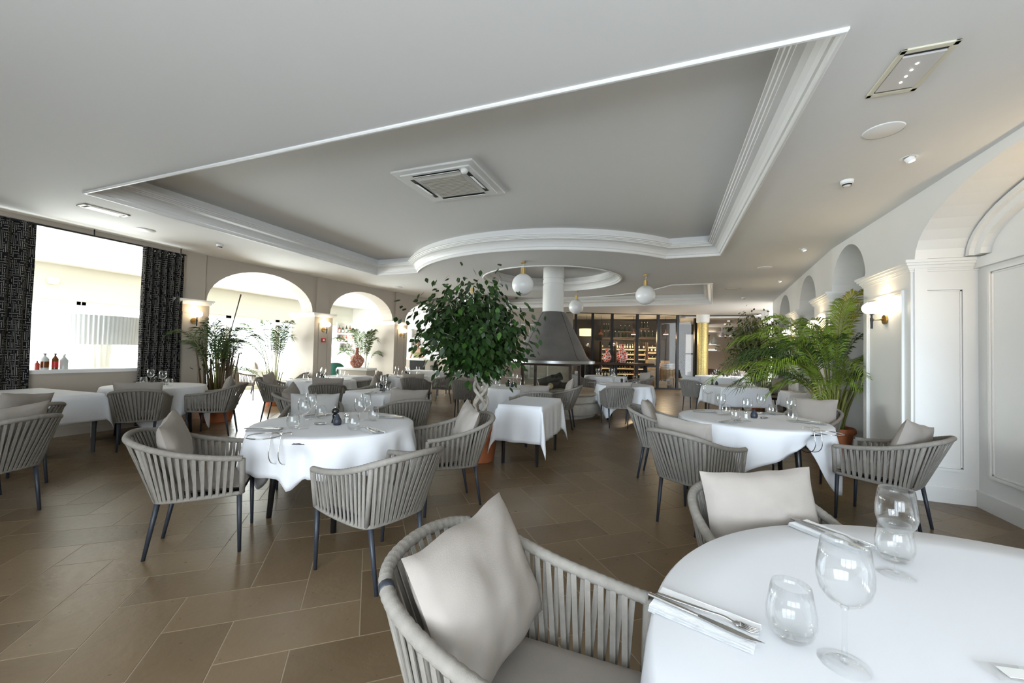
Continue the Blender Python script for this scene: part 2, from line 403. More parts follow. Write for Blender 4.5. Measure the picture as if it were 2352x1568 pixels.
for i, poly in enumerate((cof1, circ, cof2)):
    loops = [(offset(poly, d), ZC+h) for d, h in COVE]
    t = MB(); n = len(poly)
    for (l0, z0), (l1, z1) in zip(loops, loops[1:]):
        t.add([(p.x, p.y, z0) for p in l0]+[(p.x, p.y, z1) for p in l1], [(k, n+k, n+(k+1) % n, (k+1) % n) for k in range(n)])
    struct(t.build('trim_%d' % (i+1), M['trim'], smooth=True, auto=40))
    lu = offset(poly, .12)
    mb.add([(p.x, p.y, ZC+.20) for p in lu]+[(p.x, p.y, ZC+UPH) for p in lu], [(k, n+k, n+(k+1) % n, (k+1) % n) for k in range(n)])
    v2, f2 = tess([lu], ZC+UPH); mb.add(v2, f2)
mb.bbox(-8.6, 4.0, -3.3, 20.3, ZC+.45, ZC+.5)
ceil = struct(mb.build('ceiling', M['ceiling']))

# ------------------------------------------------------------------ walls with arches
def arch_wall(mb, P, Q, zc, t, bays, side=1):
    """solid wall from P to Q (plan), thickness t to the 'side', with arched openings: bays = (s0, s1, spring, top, sill)"""
    P = Vector((*P, 0)); Q = Vector((*Q, 0)); L = (Q-P).length; e = (Q-P)/L; nrm = Vector((-e.y, e.x, 0))*side*t
    def pt(s, z): return P + e*s + Vector((0, 0, z))
    s = 0
    for (s0, s1, sp, tp, sill) in bays:
        if s0 > s + 1e-4: mb.slab([pt(s, 0), pt(s0, 0), pt(s0, zc), pt(s, zc)], nrm)
        m_ = (s0+s1)/2; hw = (s1-s0)/2; n = 20
        A = [(m_-hw*math.cos(math.pi*i/n), sp+(tp-sp)*math.sin(math.pi*i/n)) for i in range(n+1)]
        for (a0, z0), (a1, z1) in zip(A, A[1:]):
            mb.slab([pt(a0, z0), pt(a1, z1), pt(a1, zc), pt(a0, zc)], nrm)
        if sill: mb.slab([pt(s0, 0), pt(s1, 0), pt(s1, sill), pt(s0, sill)], nrm)
        s = s1
    if s < L-1e-4: mb.slab([pt(s, 0), pt(L, 0), pt(L, zc), pt(s, zc)], nrm)
    return mb
def profile_cap(mb, poly, z0, steps):
    """stepped capital around a plan polygon: steps = (out, dz)"""
    z = z0
    for out, dz in steps:
        mb.prism([(p.x, p.y) for p in offset([Vector((*p, 0)) for p in poly], -out)], z, z+dz); z += dz
def panel(mb, P, Q, z0, z1, nrm, w=.018, d=.016):
    """thin moulding frame lying on a wall face between plan points P,Q"""
    P = Vector((*P, 0)); Q = Vector((*Q, 0)); e = (Q-P).normalized(); n = Vector((*nrm, 0)).normalized()*d
    def q(a, b, c, dd): mb.slab([P+e*a+Vector((0, 0, c)), P+e*b+Vector((0, 0, c)), P+e*b+Vector((0, 0, dd)), P+e*a+Vector((0, 0, dd))], n)
    L = (Q-P).length
    q(0, L, z0, z0+w); q(0, L, z1-w, z1); q(0, w, z0+w, z1-w); q(L-w, L, z0+w, z1-w)
    n2 = n*.45; g = w*1.15
    for (a, b, c, dd) in ((g, L-g, z0+g, z0+g+w*.5), (g, L-g, z1-g-w*.5, z1-g), (g, g+w*.5, z0+g, z1-g), (L-g-w*.5, L-g, z0+g, z1-g)):
        mb.slab([P+e*a+Vector((0, 0, c)), P+e*b+Vector((0, 0, c)), P+e*b+Vector((0, 0, dd)), P+e*a+Vector((0, 0, dd))], n2)

# --- left window wall (x = -8.28) and the arcade that follows it
wl = MB()
wl.bbox(-8.52, -8.28, -3.2, 1.2, 0, ZC)                       # solid part outside the picture
wl.bbox(-8.52, -8.28, 1.2, 4.62, 0, .93)                      # below the window
wl.bbox(-8.52, -8.28, 1.2, 4.62, 3.04, ZC)
wl.bbox(-8.52, -8.28, 4.62, 5.10, 0, ZC)
AP, AQ = Vector((-8.28, 5.1)), Vector((-7.09, 13.87))
ae = (AQ-AP).normalized(); an = Vector((ae.y, -ae.x))          # an points into the room
arch_wall(wl, AP, AQ, ZC, .42, [(.02, 2.26, 2.24, 2.98, 0), (2.74, 4.88, 2.24, 2.95, 0), (5.4, 8.2, 2.24, 2.98, 0)], side=1)
wall_left = struct(wl.build('wall_left', M['wall']))
sill = MB().bbox(-8.56, -8.262, 1.2, 4.62, .93, .985); struct(sill.build('trim_4', M['trim']))
def ar(s, out=0): return AP + ae*s + an*out
piers = MB(); pcap = MB()
pier_list = []
for (s0, s1, back) in ((-.52, .03, .62), (2.25, 2.75, .78), (4.87, 5.41, .95), (8.2, 8.7, .9)):
    poly = [ar(s0, .10), ar(s0, -back), ar(s1, -back), ar(s1, .10)]
    poly = [(p.x, p.y) for p in poly]
    pr = MB().prism(poly[::-1], 0, 2.16)
    if s0 > -.3: pr.prism([(p.x, p.y) for p in (ar(s0+.08, .05), ar(s0+.08, -.3), ar(s1-.08, -.3), ar(s1-.08, .05))][::-1], 2.16, ZC)
    else: pr.prism([(p.x, p.y) for p in (ar(s0+.1, .05), ar(s0+.1, -.3), ar(s1-.06, -.3), ar(s1-.06, .05))][::-1], 2.16, ZC)
    po = struct(pr.build('wall_left_pier', M['wall'])); pier_list.append(po)
    cp = MB(); profile_cap(cp, poly[::-1], 2.14, ((.015, .02), (.03, .025), (.05, .02), (.065, .03)))
    cp.build('capital', M['trim'], po)
    pn = MB(); a = ar(s0+.12, .101); b = ar(s1-.12, .101); panel(pn, a, b, .25, 2.0, an, .016, .012); pn.build('panel_moulding', M['wall'], po)
    bs = MB().prism([(p.x, p.y) for p in (ar(s0-.01, .115), ar(s0-.01, -back-.01), ar(s1+.01, -back-.01), ar(s1+.01, .115))][::-1], 0, .12); bs.build('plinth', M['wall'], po)
struct(MB().bbox(-8.28, -8.262, 1.2, 4.62, 0, .11).build('baseboard_left', M['wall']))

# --- right wall: panelled piers and arched niches
wr = MB(); RX = 2.40
RP, RQ = Vector((RX, 7.55)), Vector((3.05, 14.2))
# spandrels: arches in the front plane
arch_wall(wr, (RX, -3.2), (RX, 7.55), ZC, .10, [(3.2+2.55, 3.2+5.33, 2.46, 3.03, 0), (3.2+6.42, 3.2+7.53, 2.46, 3.03, 0)], side=-1)
arch_wall(wr, RP, RQ, ZC, .10, [(1.05, 2.55, 2.46, 3.02, 0), (3.7, 5.35, 2.46, 3.02, 0)], side=-1)
# reveals (vaults) and niche backs
def vault(mb, P, Q, s0, s1, sp, tp, depth):
    P = Vector((*P, 0)); Q = Vector((*Q, 0)); e = (Q-P).normalized(); n = Vector((e.y, -e.x, 0)); n_ = 20
    m_ = (s0+s1)/2; hw = (s1-s0)/2
    A = [(m_-hw*math.cos(math.pi*i/n_), sp+(tp-sp)*math.sin(math.pi*i/n_)) for i in range(n_+1)]
    for (a0, z0), (a1, z1) in zip(A, A[1:]):
        p0 = P+e*a0+n*.1+Vector((0, 0, z0)); p1 = P+e*a1+n*.1+Vector((0, 0, z1)); off = Vector((0, 0, .04))
        mb.slab([p0, p1, p1+off, p0+off], n*(depth-.1))
vault(wr, (RX, -3.2), (RX, 7.55), 3.2+2.55, 3.2+5.33, 2.46, 3.03, .5)
vault(wr, (RX, -3.2), (RX, 7.55), 3.2+6.42, 3.2+7.53, 2.46, 3.03, .5)
vault(wr, RP, RQ, 1.05, 2.55, 2.46, 3.02, .5); vault(wr, RP, RQ, 3.7, 5.35, 2.46, 3.02, .5)
wr.bbox(2.90, 3.05, -3.2, 7.9, 0, ZC)
re = (RQ-RP).normalized(); rn = Vector((re.y, -re.x))          # into the wall
b0_ = RP+rn*.5; b1_ = RQ+rn*.5
for (sa, sb) in ((-.1, 6.65),):
    qa = RP+re*sa+rn*.5; qb = RP+re*sb+rn*.5; wr.prism([(qa.x, qa.y), (qb.x, qb.y), (qb.x+.2, qb.y), (qa.x+.2, qa.y)][::-1], 0, ZC)
wall_right = struct(wr.build('wall_right', M['wall_r']))
# inner arch ring seen inside the near niche
ringm = MB()
for (y0, y1) in ((2.55, 5.33), (6.42, 7.53)):
    m_ = (y0+y1)/2; hw = (y1-y0)/2
    for kk, (wd, xo, dd) in enumerate(((.13, 2.82, .08), (.05, 2.78, .04))):
        A = [(m_-(hw-.02-kk*.0)*math.cos(math.pi*i/24), 2.46+(.57-.02)*math.sin(math.pi*i/24)) for i in range(25)]
        B = [(m_-(hw-.02-wd)*math.cos(math.pi*i/24), 2.46+(.57-.02-wd)*math.sin(math.pi*i/24)) for i in range(25)]
        for i in range(24):
            ringm.slab([(xo, A[i][0], A[i][1]), (xo, A[i+1][0], A[i+1][1]), (xo, B[i+1][0], B[i+1][1]), (xo, B[i][0], B[i][1])], (dd, 0, 0))
struct(ringm.build('trim_5', M['wall_r']))
def right_pier(poly, faces, name='wall_right_pier', ztop=2.36):
    po = struct(MB().prism(poly, 0, ztop).build(name, M['wall_r']))
    cp = MB(); profile_cap(cp, poly, ztop-.03, ((.012, .02), (.022, .015), (.035, .03), (.055, .025), (.07, .03))); cp.build('capital', M['wall_r'], po)
    bs = MB(); profile_cap(bs, poly, 0, ((.02, .15), (.01, .015))); bs.build('plinth', M['wall_r'], po)
    for (P, Q, n) in faces:
        pn = MB(); panel(pn, P, Q, .32, ztop-.20, n, .024, .022); pn.build('panel_moulding', M['wall_r'], po)
    return po
PY0, PY1 = 5.36, 6.42
right_pier([(2.38, PY0), (2.95, PY0), (2.95, PY1), (2.38, PY1)], [((2.47, PY0), (2.80, PY0), (0, -1)), ((2.38, PY0+.12), (2.38, PY1-.12), (-1, 0))])
def rp(s, o): v = RP+re*s+rn*o; return (v.x, v.y)
right_pier([rp(0, -.02), rp(0, .52), rp(1.05, .52), rp(1.05, -.02)], [(rp(.15, -.02), rp(.9, -.02), (-rn.x, -rn.y)), (rp(0, .1), rp(0, .42), (-re.x, -re.y))])
right_pier([rp(2.55, -.02), rp(2.55, .52), rp(3.7, .52), rp(3.7, -.02)], [(rp(2.7, -.02), rp(3.55, -.02), (-rn.x, -rn.y)), (rp(2.55, .1), rp(2.55, .42), (-re.x, -re.y))])
right_pier([rp(5.35, -.02), rp(5.35, .52), rp(6.6, .52), rp(6.6, -.02)], [(rp(5.5, -.02), rp(6.4, -.02), (-rn.x, -rn.y))])
right_pier([(2.38, 1.6), (2.95, 1.6), (2.95, 2.55), (2.38, 2.55)], [])
pnl = MB(); panel(pnl, (2.9, 2.7), (2.9, 5.2), .32, 2.30, (-1, 0), .026, .024); pnl.bbox(2.86, 2.9, 2.55, 5.36, 2.34, 2.44)
struct(pnl.build('trim_6', M['wall_r']))
pnl = MB(); panel(pnl, (2.9, 6.55), (2.9, 7.4), .32, 2.30, (-1, 0), .026, .024); pnl.bbox(2.86, 2.9, 6.42, 7.55, 2.34, 2.44); struct(pnl.build('trim_7', M['wall_r']))
struct(MB().bbox(2.87, 2.9, 2.55, 5.36, 0, .16).build('baseboard_right', M['wall_r']))

# --- wall behind the photographer: piers between tall windows
wb = MB(); wb.bbox(-8.5, 3.05, -3.3, -3.1, 2.9, ZC); wb.bbox(-8.5, 3.05, -3.3, -3.1, 0, .45)
wb.bbox(-8.5, -2.6, -3.3, -3.1, .45, 2.9)
for x in (-2.5, -.85, .8, 2.7): wb.bbox(x-.12, x+.12, -3.3, -3.1, .45, 2.9)
struct(wb.build('wall_front', M['wall_r']))

# --- veranda beyond the arcade
ve = MB(); ve.bbox(-13.6, -8.5, -3.2, 18.4, ZC-.02, ZC+.05); struct(ve.build('veranda_ceiling', M['white']))
vw = MB()
vw.bbox(-12.75, -12.6, -3.2, 17.6, 2.32, ZC)                   # cream band over the glazing
vw.bbox(-12.75, -12.6, -3.2, 17.6, 0, .08)
struct(vw.build('wall_veranda', mat('cream_wall_paint', (.76, .76, .68), .7)))
wi = 0
y = -1.6
while y < 16.5:
    wi += 1
    fr = MB(); W = 1.66
    for yy in (y, y+W-.07): fr.bbox(-12.72, -12.62, yy, yy+.07, .08, 2.32)
    fr.bbox(-12.72, -12.62, y, y+W, 2.24, 2.32); fr.bbox(-12.72, -12.62, y, y+W, .08, .2); fr.bbox(-12.71, -12.63, y, y+W, 1.95, 1.98)
    wo = struct(fr.build('window_%d' % wi, M['white']))
    MB().bbox(-12.675, -12.67, y+.07, y+W-.07, .2, 2.24).build('pane', M['pane'], wo)
    y += W+.02
# end wall of the veranda / bar


# --- back of the room
d0 = 17.0
def dl(px, d): v = CAMP + FWD*d + RGT*((px-1176)/FPX*d); return Vector((v.x, v.y, 0))
bw = MB()
_wb = []
def vslab(mb, pxa, pxb, d, z0, z1, t=.1):
    a = dl(pxa, d); b = dl(pxb, d); n = Vector((FWD.x, FWD.y, 0)).normalized()*t
    mb.slab([a+Vector((0, 0, z0)), b+Vector((0, 0, z0)), b+Vector((0, 0, z1)), a+Vector((0, 0, z1))], n); return mb
struct(vslab(MB(), 735, 1012, 17.3, 0, ZC+.1, .12).build('wall_bar', M['white']))
vslab(bw, 1010, 1316, 17.0, 0, ZC+.25, .12)
struct(bw.build('wall_back', M['wall']))
pm = MB(); a = dl(1180, 16.98); b = dl(1202, 16.98); nn = (-FWD.x, -FWD.y)
for (xa, xb) in ((1100, 1150), (1162, 1205), (1215, 1260)):
    panel(pm, dl(xa, 16.99).to_2d(), dl(xb, 16.99).to_2d(), .3, 2.6, nn, .03, .02)
struct(pm.build('trim_8', M['trim']))
# far alcove at the right rear
al = MB(); vslab(al, 1600, 1800, 21.5, 0, ZC+.3, .1)
struct(al.build('wall_alcove', M['wall']))
al2 = MB(); a = dl(1752, 15.2); b = dl(1752, 21.6); al2.slab([a, b, b+Vector((0, 0, ZC)), a+Vector((0, 0, ZC))], (.3, 0, 0)); struct(al2.build('wall_alcove_side', M['wall']))
ac = MB(); p = [dl(1560, 16.9), dl(1860, 15.4), dl(1860, 22), dl(1560, 22)]; ac.prism([(q.x, q.y) for q in p], ZC-.12, ZC-.05); struct(ac.build('ceiling_alcove', M['ceiling']))
# ------------------------------------------------------------------ woven armchairs
RAIL = [(-.285, .265, .637), (-.29, .12, .65), (-.288, -.06, .68), (-.278, -.21, .722), (-.238, -.325, .762), (-.15, -.392, .786), (0, -.415, .797)]
RAIL = RAIL + [(-x, y, z) for x, y, z in RAIL[-2::-1]]
LOWR = [(-.255, .265, .40), (-.255, .12, .392), (-.245, -.03, .385), (-.225, -.15, .38), (-.19, -.215, .378), (-.10, -.235, .378), (0, -.24, .378)]
LOWR = LOWR + [(-x, y, z) for x, y, z in LOWR[-2::-1]]
railp = catmull(RAIL, 8); lowp = catmull(LOWR, 8)      # same number of points: index i matches
def samp(P, t):
    x = t*(len(P)-1); i = min(int(x), len(P)-2); return P[i].lerp(P[i+1], x-i)
def tang(P, t): return (samp(P, min(1, t+.01))-samp(P, max(0, t-.01))).normalized()
def strap_geo(t_top, t_bot, off, w=.0185):
    a = samp(railp, t_top); b = samp(lowp, t_bot); ta = tang(railp, t_top); tb = tang(lowp, t_bot)
    cx = Vector((0, -.05, 0)); na = ta.cross(Vector((0, 0, 1))).normalized(); nb = tb.cross(Vector((0, 0, 1))).normalized()
    if na.dot(a-cx) < 0: na = -na
    if nb.dot(b-cx) < 0: nb = -nb
    th = .0018
    A = a+na*off; B = b+nb*off
    vs = []
    for p, t, n in ((A, ta, na), (B, tb, nb)):
        for sw in (-1, 1):
            for sn in (-1, 1): vs.append(p + t*(sw*w/2) + n*(sn*th))
    return vs, [(0, 1, 5, 4), (2, 6, 7, 3), (0, 4, 6, 2), (1, 3, 7, 5), (0, 2, 3, 1), (4, 5, 7, 6)]
C0, C1 = .315, .685                                    # rail parameters of the rear corner posts
def strap_list():
    out = []
    def run(t0, t1, n, slant):
        for i in range(n):
            t = t0+(t1-t0)*(i+.5)/n; dt = (t1-t0)/n*slant
            out.append((max(.012, t-dt*.16), min(.988, max(.012, t+dt*.16)), .013))
            out.append((min(.988, t+dt*.42), max(.012, t+dt*.12), -.013))
    run(.022, C0-.012, 13, 1.0); run(C0+.015, C1-.015, 15, .9); run(C1+.012, .978, 13, -1.0)
    return out
def seat_grid(mb, w0, w1, y0, y1, z0, th, n=14):
    def f(u, v):
        x = (u*2-1); y = (v*2-1)
        w = w0+(w1-w0)*v
        e = (1-abs(x)**6)*(1-abs(y)**6)
        return (x*w, y0+(y1-y0)*v, z0+th*.55+th*.45*max(0, e)**.5)
    mb.grid(f, n, n)
    def g(u, v):
        x = (u*2-1); y = (v*2-1); w = w0+(w1-w0)*v
        e = (1-abs(x)**6)*(1-abs(y)**6)
        return (x*w, y0+(y1-y0)*v, z0+th*.55-th*.5*max(0, e)**.5)
    n0 = len(mb.f); mb.grid(g, n, n)
    mb.f[n0:] = [q[::-1] for q in mb.f[n0:]]
    return mb
def make_chair(near, strapmat='strap'):
    root = empty('woven_armchair')
    n = len(railp)
    if near:
        fine = []; rr = []
        for k in range(0, 197):
            t = k/196; fine.append(samp(railp, t)); rr.append(.0205 if k % 3 else .0188)
        MB().tube(fine, rr, 10).build('top_rail', M[strapmat], root, smooth=True)
    else:
        MB().tube(railp[::2]+[railp[-1]], .0205, 6).build('top_rail', M[strapmat], root, smooth=True)
    MB().tube(lowp[::2 if near else 4]+[lowp[-1]], .015, 8 if near else 5).build('lower_rail', M[strapmat], root, smooth=True)
    for sx in (0, 1):
        a = railp[0] if sx == 0 else railp[-1]; b = lowp[0] if sx == 0 else lowp[-1]
        MB().tube([a, (a+b)/2, b], .0175, 8 if near else 6).build('front_post', M[strapmat], root, smooth=True)
        t = C0 if sx == 0 else C1
        MB().tube([samp(railp, t), samp(lowp, t)], .016, 8 if near else 6).build('corner_post', M[strapmat], root, smooth=True)
    if near:
        for q in strap_list():
            v, f = strap_geo(*q); MB().add(v, f).build('strap', M[strapmat], root)
    else:
        mb = MB()
        for q in strap_list(): mb.add(*strap_geo(*q))
        mb.build('strap_weave', M[strapmat], root)['kind'] = 'stuff'
    for sx in (-1, 1):
        MB().tube([(sx*.252, .25, .395), (sx*.246, .262, 0)], (.0165, .011), 10 if near else 6).build('leg', M['leg'], root, smooth=True)
        MB().tube([(sx*.18, -.205, .385), (sx*.17, -.272, 0)], (.0165, .011), 10 if near else 6).build('leg', M['leg'], root, smooth=True)
    MB().prism([(-.24, .255), (-.18, -.205), (.18, -.205), (.24, .255)][::1], .375, .40).build('seat_base', M['leg'], root)
    seat_grid(MB(), .205, .245, -.215, .27, .40, .065, 14 if near else 7).build('seat_pad', M['cushion'], root, smooth=True)
    return root
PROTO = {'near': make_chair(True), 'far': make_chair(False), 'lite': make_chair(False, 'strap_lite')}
PK = {k: list(p.children) for k, p in PROTO.items()}
USED = {k: False for k in PROTO}

def pillow_mesh(seed, w=.25, h=.205, t=.075, n=26):
    mb = MB(); sd = Vector((seed*7.3, seed*3.1, 0))
    def prof(x, y):
        a = max(0, 1-abs(x)**2.4); b = max(0, 1-abs(y)**2.4)
        return (a*b)**.5
    def pos(u, v, s):
        x, y = u*2-1, v*2-1
        k = 1-.055*(1-abs(y)**2)*abs(x)**2*1.0; k2 = 1-.06*(1-abs(x)**2)*abs(y)**2
        P = Vector((x*3+seed, y*3, s*2))
        rad_ = math.hypot(abs(x)-1, abs(y)-1); ang_ = math.atan2(1-abs(y), 1-abs(x)+1e-6)
        wr = noise.noise(P*.8+sd)*.012 + noise.noise(Vector((ang_*4+seed, rad_*.8, x*1.5+y)))*.012*max(0, 1.1-rad_) + noise.noise(P*2.6)*.0025
        th = prof(x, y)
        return (x*w*k, s*(t*th + wr*th), y*h*k2 + .012*noise.noise(Vector((x*2, 0, seed))))
    mb.grid(lambda u, v: pos(u, v, 1), n, n)
    k = len(mb.f); mb.grid(lambda u, v: pos(u, v, -1), n, n)
    mb.f[:k] = [q[::-1] for q in mb.f[:k]]
    return mb
PIL = [pillow_mesh(i).mesh('back_cushion', M['cushion'], True) for i in range(4)]
PILG = [pillow_mesh(i+5).mesh('back_cushion', M['cushion_g'], True) for i in range(2)]

def chair(x, y, face, near, label, cush=None, clabel=None, group='woven armchairs around the dining tables', proto=None):
    """face: direction the sitter looks; cush: (mesh, dx, dy, dz, yaw, lean, roll) or None"""
    key = proto or ('near' if near else 'far')
    root = copy_tree(PROTO[key], None, PK[key]) if USED[key] else PROTO[key]
    USED[key] = True
    rz = face_rz(face)
    root.location = (x, y, 0); root.rotation_euler = (0, 0, rz)
    tag(root, label, 'chair', group)
    if cush:
        me, dx, dy, dz, yaw, lean, roll = cush
        p = bpy.data.objects.new('back_cushion', me); COL.objects.link(p)
        R = Matrix.Rotation(rz, 4, 'Z')
        loc = Vector((x, y, 0)) + R @ Vector((dx, -.205+dy, .665+dz))
        p.matrix_world = Matrix.Translation(loc) @ Matrix.Rotation(rz+yaw, 4, 'Z') @ Matrix.Rotation(lean, 4, 'X') @ Matrix.Rotation(roll, 4, 'Y')
        tag(p, clabel, 'cushion', 'loose back cushions on the armchairs')
    return root
def cu(i=0, dx=0, dy=0, dz=0, yaw=0, lean=.28, roll=0, g=False): return ((PILG if g else PIL)[i], dx, dy, dz, yaw, lean, roll)
def pxchair(px, d, phi, label, **kw):
    p = dl(px, d); f = math.radians(phi)
    fw = Vector((FWD.x, FWD.y)).normalized(); rt = Vector((RGT.x, RGT.y)).normalized()
    v = fw*math.cos(f)+rt*math.sin(f)
    return chair(p.x, p.y, v, kw.pop('near', False), label, **kw)

# near chairs
chair(-.33, 1.10, (.99, -.10), True, 'woven armchair nearest the camera, facing the big table', cu(0, .0, .035, .03, -.05, .45, .05), 'crumpled beige cushion in the chair nearest the camera')
chair(.465, 1.85, (.34, -.94), True, 'woven armchair tucked behind the far left edge of the big table', cu(1, 0, .02, .045, .05, .2, .05), 'plump beige cushion standing behind the big table')
chair(-3.05, 1.93, (.70, .71), True, 'woven armchair at the left end of the left front round table', cu(2, 0, .03, .035, .1, .25, .12), 'pale cushion in the left chair of the left front table')
chair(-1.725, 2.14, (-.962, .273), True, 'woven armchair without back cushion, foremost at the left front table')
chair(-1.868, 3.288, (-.67, -.74), True, 'woven armchair between the left front table and the fig pot', cu(3, 0, .03, .03, -.1, .3, -.15), 'pale cushion in the chair beside the fig pot')
pxchair(722, 4.3, 162, 'woven armchair facing the camera behind the left front table', near=True, cush=cu(0, 0, .02, .02, 0, .2, 0, True), clabel='grey shaded cushion behind the left front table')
chair(.252, 3.785, (.565, .825), True, 'woven armchair with its back to the camera at the right round table', cu(1, .0, .05, .03, .0, .3, .04), 'cushion peeping over the front chair of the right round table')
chair(.02, 4.98, (.97, -.15), True, 'woven armchair at the left end of the right round table', cu(2, 0, .03, .02, .1, .3, -.1), 'cushion in the left chair of the right round table')
chair(1.795, 4.47, (-.82, .57), True, 'woven armchair at the right round table beside the panelled pier', cu(3, 0, .03, .03, -.2, .25, .2), 'cushion tilted in the chair beside the panelled pier')
chair(1.62, 5.88, (-.6, -.8), True, 'woven armchair between the right round table and the terracotta palm pot', cu(0, 0, .02, .05, 0, .2, .03), 'wide cushion in the chair before the palm pot')
pxchair(-22, 3.2, -88, 'woven armchair cut off at the left edge, the nearer of two', near=True, cush=cu(1, 0, .03, .02, 0, .3, -.1), clabel='cushion in the nearer chair at the left edge')
pxchair(15, 3.85, -86, 'woven armchair cut off at the left edge, the farther of two', near=True, cush=cu(2, 0, .03, .04, .2, .3, .1), clabel='cushion in the farther chair at the left edge')
chair(-6.63, 3.333, (-.81, .58), True, 'dark shaded armchair with its back to the camera before the curtain table', cu(3, 0, .03, .03, 0, .28, 0), 'thin cushion edge on the chair before the curtain table')
chair(-6.61, 4.27, (-.80, -.6), True, 'armchair turned left at the curtain table, in front of the bamboo pot', cu(0, 0, .03, .03, .2, .25, .2), 'cushion in the chair before the bamboo pot')
# far chairs
pxchair(650, 7.7, 78, 'armchair at the left of the arch table, beside the first arch', cush=cu(1, 0, .02, .03, 0, .25, .1), clabel='cushion in the chair beside the first arch')
pxchair(757, 7.1, -22, 'armchair with its back to the camera at the arch table', cush=cu(2, 0, .02, .03, 0, .25, .05, ), clabel='cushion over the back of the arch table chair')
pxchair(846, 7.5, -78, 'armchair at the right of the arch table with a white cushion', cush=cu(3, 0, .02, .03, .2, .2, .2), clabel='white cushion leaning right of the arch table')
pxchair(715, 5.35, 62, 'armchair left of the square table behind the left front table', near=True, cush=cu(0, 0, .02, .03, -.3, .3, .2), clabel='rumpled cushion left of the square table')
pxchair(930, 5.15, -33, 'grey armchair with its back to the camera at the square table', near=True, cush=cu(1, 0, .03, .05, .1, .25, .06, True) if False else cu(1, 0, .03, .05, .1, .25, .06), clabel='grey cushion over the square table chair')
pxchair(851, 9.4, -95, 'brown shaded armchair before the vase console', cush=cu(0, 0, .02, .02, 0, .25, .1), clabel='cushion in the chair before the vase console')
pxchair(958, 9.2, 2, 'armchair with its back to the camera at the bar pier table', cush=cu(1, 0, .02, .01, 0, .25, 0), clabel='cushion in the bar pier chair seen from behind')
pxchair(1021, 10.8, -84, 'armchair turned left at the bar pier table, legs in view', cush=cu(2, 0, .02, .03, 0, .25, .15), clabel='cushion in the chair right of the bar pier table')
pxchair(1074, 8.8, 8, 'armchair seen from behind, just left of the braided trunk', cush=cu(3, 0, .02, .0, 0, .25, 0), clabel='cushion in the chair left of the braided trunk')
pxchair(1222, 6.55, -14, 'armchair half hidden behind the small square side table', near=True, cush=cu(0, 0, .02, .03, 0, .25, 0), clabel='cushion in the chair behind the small side table')
pxchair(1288, 7.65, -74, 'armchair in front of the stone hearth with a light cushion', near=True, cush=cu(1, 0, .03, .04, .2, .25, .2), clabel='light cushion leaning before the stone hearth')
pxchair(1418, 7.95, 4, 'armchair with its back to the camera right of the hearth', near=True, cush=cu(2, 0, .02, .02, 0, .25, 0), clabel='cushion in the chair right of the hearth')
pxchair(1468, 11.8, -95, 'armchair before the wine cellar glass with a white cushion', cush=cu(3, 0, .02, .04, .2, .2, .1), clabel='white cushion before the wine cellar glass')
pxchair(1344, 11.9, 88, 'armchair in the gap between hearth and cellar tables', cush=cu(0, 0, .02, .03, 0, .25, 0), clabel='taupe cushion between hearth and cellar')
pxchair(1597, 10.5, 52, 'armchair left of the long right table, near the gold column', cush=cu(1, 0, .02, .04, 0, .2, .1, True), clabel='taupe cushion near the gold column')
pxchair(1790, 10.1, -125, 'armchair right of the square right table, facing left', cush=cu(2, 0, .02, .05, .1, .2, .1), clabel='light cushion right of the square right table')
pxchair(1748, 12.3, -95, 'armchair between the two right rear tables', cush=None)
pxchair(1722, 14.7, 178, 'farthest armchair at the rear right table', cush=cu(3, 0, .02, .05, 0, .2, 0), clabel='cushion in the farthest rear right chair')
pxchair(548, 10.2, 15, 'lounge armchair behind the bamboo pot in the arch', cush=cu(0, 0, .02, .05, 0, .2, .05), clabel='cushion in the lounge chair behind the bamboo', group='veranda armchairs')
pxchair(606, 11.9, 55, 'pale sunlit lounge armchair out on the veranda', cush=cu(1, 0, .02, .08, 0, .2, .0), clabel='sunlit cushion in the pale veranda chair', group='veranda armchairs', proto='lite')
pxchair(714, 9.35, 170, 'armchair beyond the arch table, its rail showing between glasses', cush=None)

